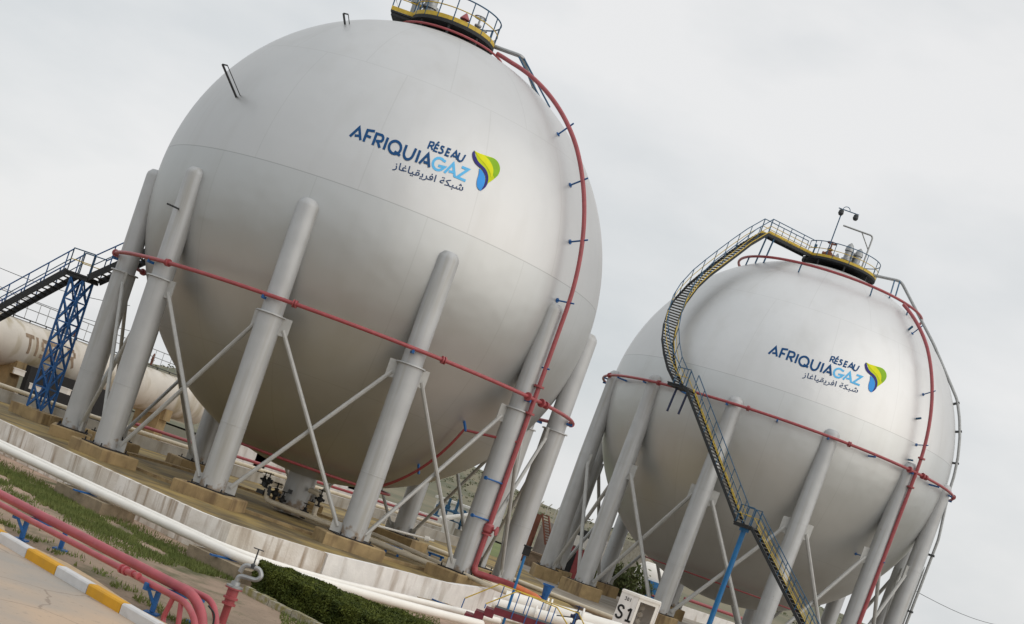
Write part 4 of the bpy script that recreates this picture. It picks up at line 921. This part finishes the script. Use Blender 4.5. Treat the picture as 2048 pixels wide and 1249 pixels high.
for i in range(5):
    p=A+fdir*.22+bkv*.4+Z*(zt_-.35-.28*i); ins.lathe([(.11,0),(.11,.12),(.05,.14)],p,10,V((0,-1,0))); ins.tube([p,p-Z*.28],.04,6)
ins.build('gauges','greywall',CB)
fn=V(((A-lf_).y,-(A-lf_).x,0)).normalized(); fx=(A-lf_).normalized()
def glyph(strokes,o,s,wd,name='lettering'):
    mb=MB(); 
    for k_,s_ in enumerate(strokes):
        for (x0,y0),(x1,y1) in zip(s_,s_[1:]):
            p=o+fx*x0*s+Z*y0*s; q=o+fx*x1*s+Z*y1*s; mb.beam(p+fn*(.05+.002*k_),q+fn*(.05+.002*k_),wd,.006,fn)
    return mb
gS=[bez([(.48,.78),(.4,.95),(.2,1),(.04,.9),(.02,.72),(.15,.58),(.36,.46),(.5,.32),(.46,.1),(.28,0),(.08,.05),(0,.22)],4)]; g1_=[[(0,.78),(.25,1),(.25,0)],[(.02,0),(.5,0)]]
o_=lf_+fx*.08+Z*(zt_-1.02)
m_=glyph(gS,o_,.5,.085); m_.build('lettering','black',CB,smooth=0)
glyph(g1_,o_+fx*.43,.5,.085).build('lettering','black',CB,smooth=0)
g3=[[(0,1),(.5,1),(.25,.6),(.5,.4),(.3,0),(0,.1)],]; g0=[bez([(.25,1),(0,.5),(.25,0),(.5,.5),(.25,1)],4)]
for i,gg in enumerate((g3,g0,[[(.1,.8),(.25,1),(.25,0)]])): glyph(gg,lf_+fx*(.22+.11*i)+Z*(zt_-.27),.13,.022).build('lettering','black',CB,smooth=0)
# ------------------------------------------------------------------ things beyond the tanks
def wallbox(a,b,th,z0,z1,m_,label,cat='wall',name='boundary_wall'):
    o=MB(); o.wallline([(a.x,a.y),(b.x,b.y)],th,z0,z1); return tag(o.build(name,m_,smooth=0),label,cat)
wallbox(at(690,1010,100),at(905,1100,112),.5,0,2.0,'wall','long white wall seen below the belly of the nearer sphere')
wallbox(at(760,1060,92),at(910,1120,98),.4,0,1.5,'greywall','grey low wall behind the fourth and fifth legs')
q=at(905,1040,118); b=MB().box(V((q.x,q.y,1.6)),(3.2,2.5,3.2)).box(V((q.x,q.y,3.3)),(3.6,2.9,.2)); tag(b.build('hut','wall',smooth=0),'small white hut between the fourth and fifth legs','hut')
# pump skid
q=at(925,1010,112); PK=thing('pump_skid','grey green pump skid with pipes behind the fifth leg','pump skid',(q.x,q.y,0))
MB().box(V((q.x,q.y,.8)),(4,2,1.6)).build('base','greywall',PK,smooth=0)
f=MB(); 
for i in range(6):
    p=V((q.x-1.6+.65*i,q.y-.6,1.6)); f.tube([p,p+Z*(1.5+.5*(i%3))],.11,8); f.lathe([(.2,0),(.2,.25)],p+Z*(1.0+.2*(i%2)),10)
for z_ in (2.0,2.7): f.tube([V((q.x-1.8,q.y-.7,z_)),V((q.x+1.9,q.y-.7,z_))],.1,8)
f.build('pipework','teal',PK); f=MB().tube([V((q.x-1.2,q.y-1,1.9)),V((q.x+1.5,q.y-1,3.2))],.2,10).lathe([(.35,0),(.35,.9)],V((q.x+.9,q.y-1,1.6)),14).build('motor','white',PK)
# rusty panel with ladder
q=at(1065,1058,124); RS=thing('ladder_shed','rusty brown panel and leaning red ladder against a pale wall','shed',(q.x,q.y,0))
zt1=at(1073,1027,124).z
MB().box(V((q.x-.1,124,zt1/2)),(1.0,.3,zt1)).box(V((q.x-.1,123.8,zt1*.35)),(.7,.2,zt1*.5)).build('panel','rustpanel',RS,smooth=0)
MB().box(V((q.x+2.4,125,zt1*.47)),(3.6,.5,zt1*.92)).build('wall','greywall',RS,smooth=0)
la,lb=at(1091,1030,123.6),at(1097,1092,122.8); ldm=MB()
for sg in (-.28,.28): ldm.beam(la+X0*sg,lb+X0*sg,.11,.12)
for i in range(11): p=la.lerp(lb,(i+.3)/11); ldm.beam(p-X0*.3,p+X0*.3,.1,.08)
ldm.build('ladder','rustpanel',RS,smooth=0)
q=at(1078,1094,118); tag(MB().box(V((q.x,q.y,.9)),(1.6,1.2,1.5)).box(V((q.x,q.y,1.7)),(1.8,1.4,.15)).build('crate','rust',smooth=0),'dark brown crate on the grass by the rusty ladder','crate')
# red kiosk
q=at(1150,1130,122); RK=thing('kiosk','red kiosk with a white roof and dark doorway between the farther sphere legs','kiosk',(q.x,q.y,0))
MB().box(V((q.x+.3,q.y,1.6)),(4.2,2.2,3.2)).build('walls','red',RK,smooth=0); MB().box(V((q.x+.3,q.y,3.75)),(3.9,2.5,.85)).build('roof','white',RK,smooth=0)
MB().box(V((q.x-.55,q.y-1.12,1.45)),(.6,.06,2.7)).build('door','black',RK,smooth=0); MB().box(V((q.x+1.6,q.y-1.14,2.9)),(.7,.05,.7)).build('sign_panel','wall',RK,smooth=0); MB().box(V((q.x-.2,q.y+1.8,4.4)),(1.4,1.5,.7)).build('rear_box','black',RK,smooth=0)
q=at(1135,1110,100); gp2=MB().add([V((-14,108,.02)),V((30,106,.02)),V((34,165,.02)),V((-18,170,.02))],[(0,1,2,3)]); tag(gp2.build('lawn','grass',smooth=0),None,kind='structure')
# white gas bottle store and long tan building beyond farther tank
q=at(1207,1110,128); tag(MB().box(V((q.x,q.y,2.3)),(2.0,2,3.9)).box(V((q.x,q.y,4.35)),(2.6,2.5,.25)).build('hut','wall',smooth=0),'narrow white hut glimpsed behind the second leg of the farther sphere','hut')
wallbox(at(1225,1060,150),at(1300,1110,140),.6,0,5.2,'tanwall','tan wall behind the shrub and the staircase sphere')
q=at(1243,1158,126); o=MB().lathe([(.5,0),(.55,.1),(.52,.4),(.55,.5),(.52,.85),(.5,.95)],V((q.x,q.y,.0)),18)
BB=thing('barrel','blue plastic barrel with a pale lid by the shrub','barrel',(q.x,q.y,0)); 
for v in o.v: v.z=v.z*1.6; v.x=q.x+(v.x-q.x)*1.7; v.y=q.y+(v.y-q.y)*1.7
o.build('drum','bright',BB); MB().lathe([(.88,1.52),(.9,1.6),(.6,1.66)],V((q.x,q.y,0)),18).build('lid','white',BB)
q=at(1312,1140,130); TK=thing('tanker','rounded white and blue tanker seen under the farther sphere','tanker',(q.x,q.y,0))
MB().lathe([(.1,-2.2),(1.3,-2),(1.55,-1.6),(1.55,1.2),(1.3,1.7),(.1,2)],V((q.x+.6,q.y,2.5)),24,V((1,.3,0))).build('tank_body','white',TK)
MB().box(V((q.x+.6,q.y-.9,1.5)),(3,1.8,2.2),V((1,.3,0))).build('side_panel','bright',TK,smooth=0)
for dx in (-2.3,-1.2): MB().lathe([(.25,-.15),(.5,-.15),(.5,.15),(.25,.15)],V((q.x+2.2+dx,q.y-1.9+.3*dx,.5)),18,V((-.3,1,0))).build('wheel','black',TK)
# shrubs
def shrub(px,py,Y,s,label):
    q=at(px,py,Y); S=thing('shrub',label,'shrub',(q.x,q.y,0),None); rr_=random.Random(px); t=MB(); l=MB()
    for i in range(9):
        a=rr_.random()*6.28; tip=V((q.x+math.cos(a)*s*rr_.uniform(.4,1),q.y+math.sin(a)*s*.6,s*rr_.uniform(1.2,2.2))); pts=[V((q.x,q.y,0)),V((q.x,q.y,0)).lerp(tip,.55)+Z*.2*s,tip]; t.tube(pts,[.05*s,.035*s,.015*s],5)
        for k_ in range(110):
            u=rr_.uniform(.35,1.05); p=(pts[0].lerp(pts[1],u/.55) if u<.55 else pts[1].lerp(pts[2],(u-.55)/.45)); leafq(l,p+V((rr_.gauss(0,.22),rr_.gauss(0,.22),rr_.gauss(0,.22)))*s,rr_.uniform(.08,.18)*s,rr_)
    t.build('stems','bark',S); l.build('leaves','shrub',S,smooth=0,fix=False)
shrub(1258,1140,122,1.7,'loose green shrub beside the blue barrel behind the farther sphere')
shrub(1292,1150,124,1.1,'small shrub between the blue barrel and the tanker')
shrub(1190,1150,118,1.0,'small shrub at the foot of the farther sphere legs')
# background wall and red rail under the farther sphere
wallbox(at(1330,1190,126),at(1520,1275,134),.5,0,1.5,'wall','pale low wall under the farther sphere belly')
q0,q1_=at(1370,1195,124),at(1520,1255,128); pipe_thing([V((q0.x,q0.y,2.2)),V((q1_.x,q1_.y,2.2))],.14,'red','red pipe under the farther sphere behind the blue stair post','red_pipe',.2)
q0,q1_=at(1290,1157,125),at(1340,1180,125); pipe_thing([V((q0.x,q0.y,1.5)),V((q1_.x,q1_.y,1.5))],.1,'red','short red pipe in front of the tanker','red_pipe',.2)
# small white blocks and red fittings behind the rear wall of nearer tank
for i,(px,py,Y) in enumerate(((510,905,104),(545,925,104),(690,990,108),(720,1005,108))):
    q=at(px,py,Y); b=MB().box(V((q.x,q.y,1.4)),(2.2,1.2,2.9)); b.box(V((q.x,q.y,2.9)),(2.4,1.4,.14)); b.tube([V((q.x+.5,q.y-.3,2.9)),V((q.x+.5,q.y-.3,3.5))],.12,8)
    tag(b.build('pump_house','wall',smooth=0),('white pump housing seen left of the third leg','white pump housing just right of the third leg base','white pump housing left of the fourth leg','white pump housing hidden behind the fourth leg')[i],'pump housing')
# mast and wires
m0=at(1810,1300,110); m1=at(1843,1152,110); M_=thing('antenna_mast','thin grey lightning mast with a cable running off it','mast',(m1.x,m1.y,0))
MB().tube([V((m1.x,m1.y,0)),m1],.06,6).build('pole','steel',M_); MB().lathe([(.1,0),(.06,.3),(.02,.7)],m1,8).build('tip','steel',M_)
w0=at(1826,1180,110); w1=at(2080,1260,150); tag(MB().tube([w0.lerp(w1,i/12)-Z*.8*math.sin(math.pi*i/12) for i in range(13)],.02,4).build('cable','dark',smooth=0),'thin cable sagging away from the lightning mast','cable')
for i,(a,b,Y) in enumerate((((-20,528),(260,612),150),((-20,565),(300,672),160))):
    p,q=at(*a,Y),at(*b,Y); tag(MB().tube([p.lerp(q,j/10)-Z*.5*math.sin(math.pi*j/10) for j in range(11)],.03,4).build('cable','dark',smooth=0),('upper overhead wire beyond the access stair','lower overhead wire beyond the access stair')[i],'cable')
# chain link fence posts on the far ground
for i in range(9):
    q=at(1050+i*16,1040+i*7,150); tag(MB().tube([V((q.x,q.y,0)),V((q.x,q.y,5.6)),V((q.x+.3,q.y,6.1))],.06,6).build('fence_post','greywall'),'thin pale post of the fence line in front of the far hills','post','fence posts in front of the hills')
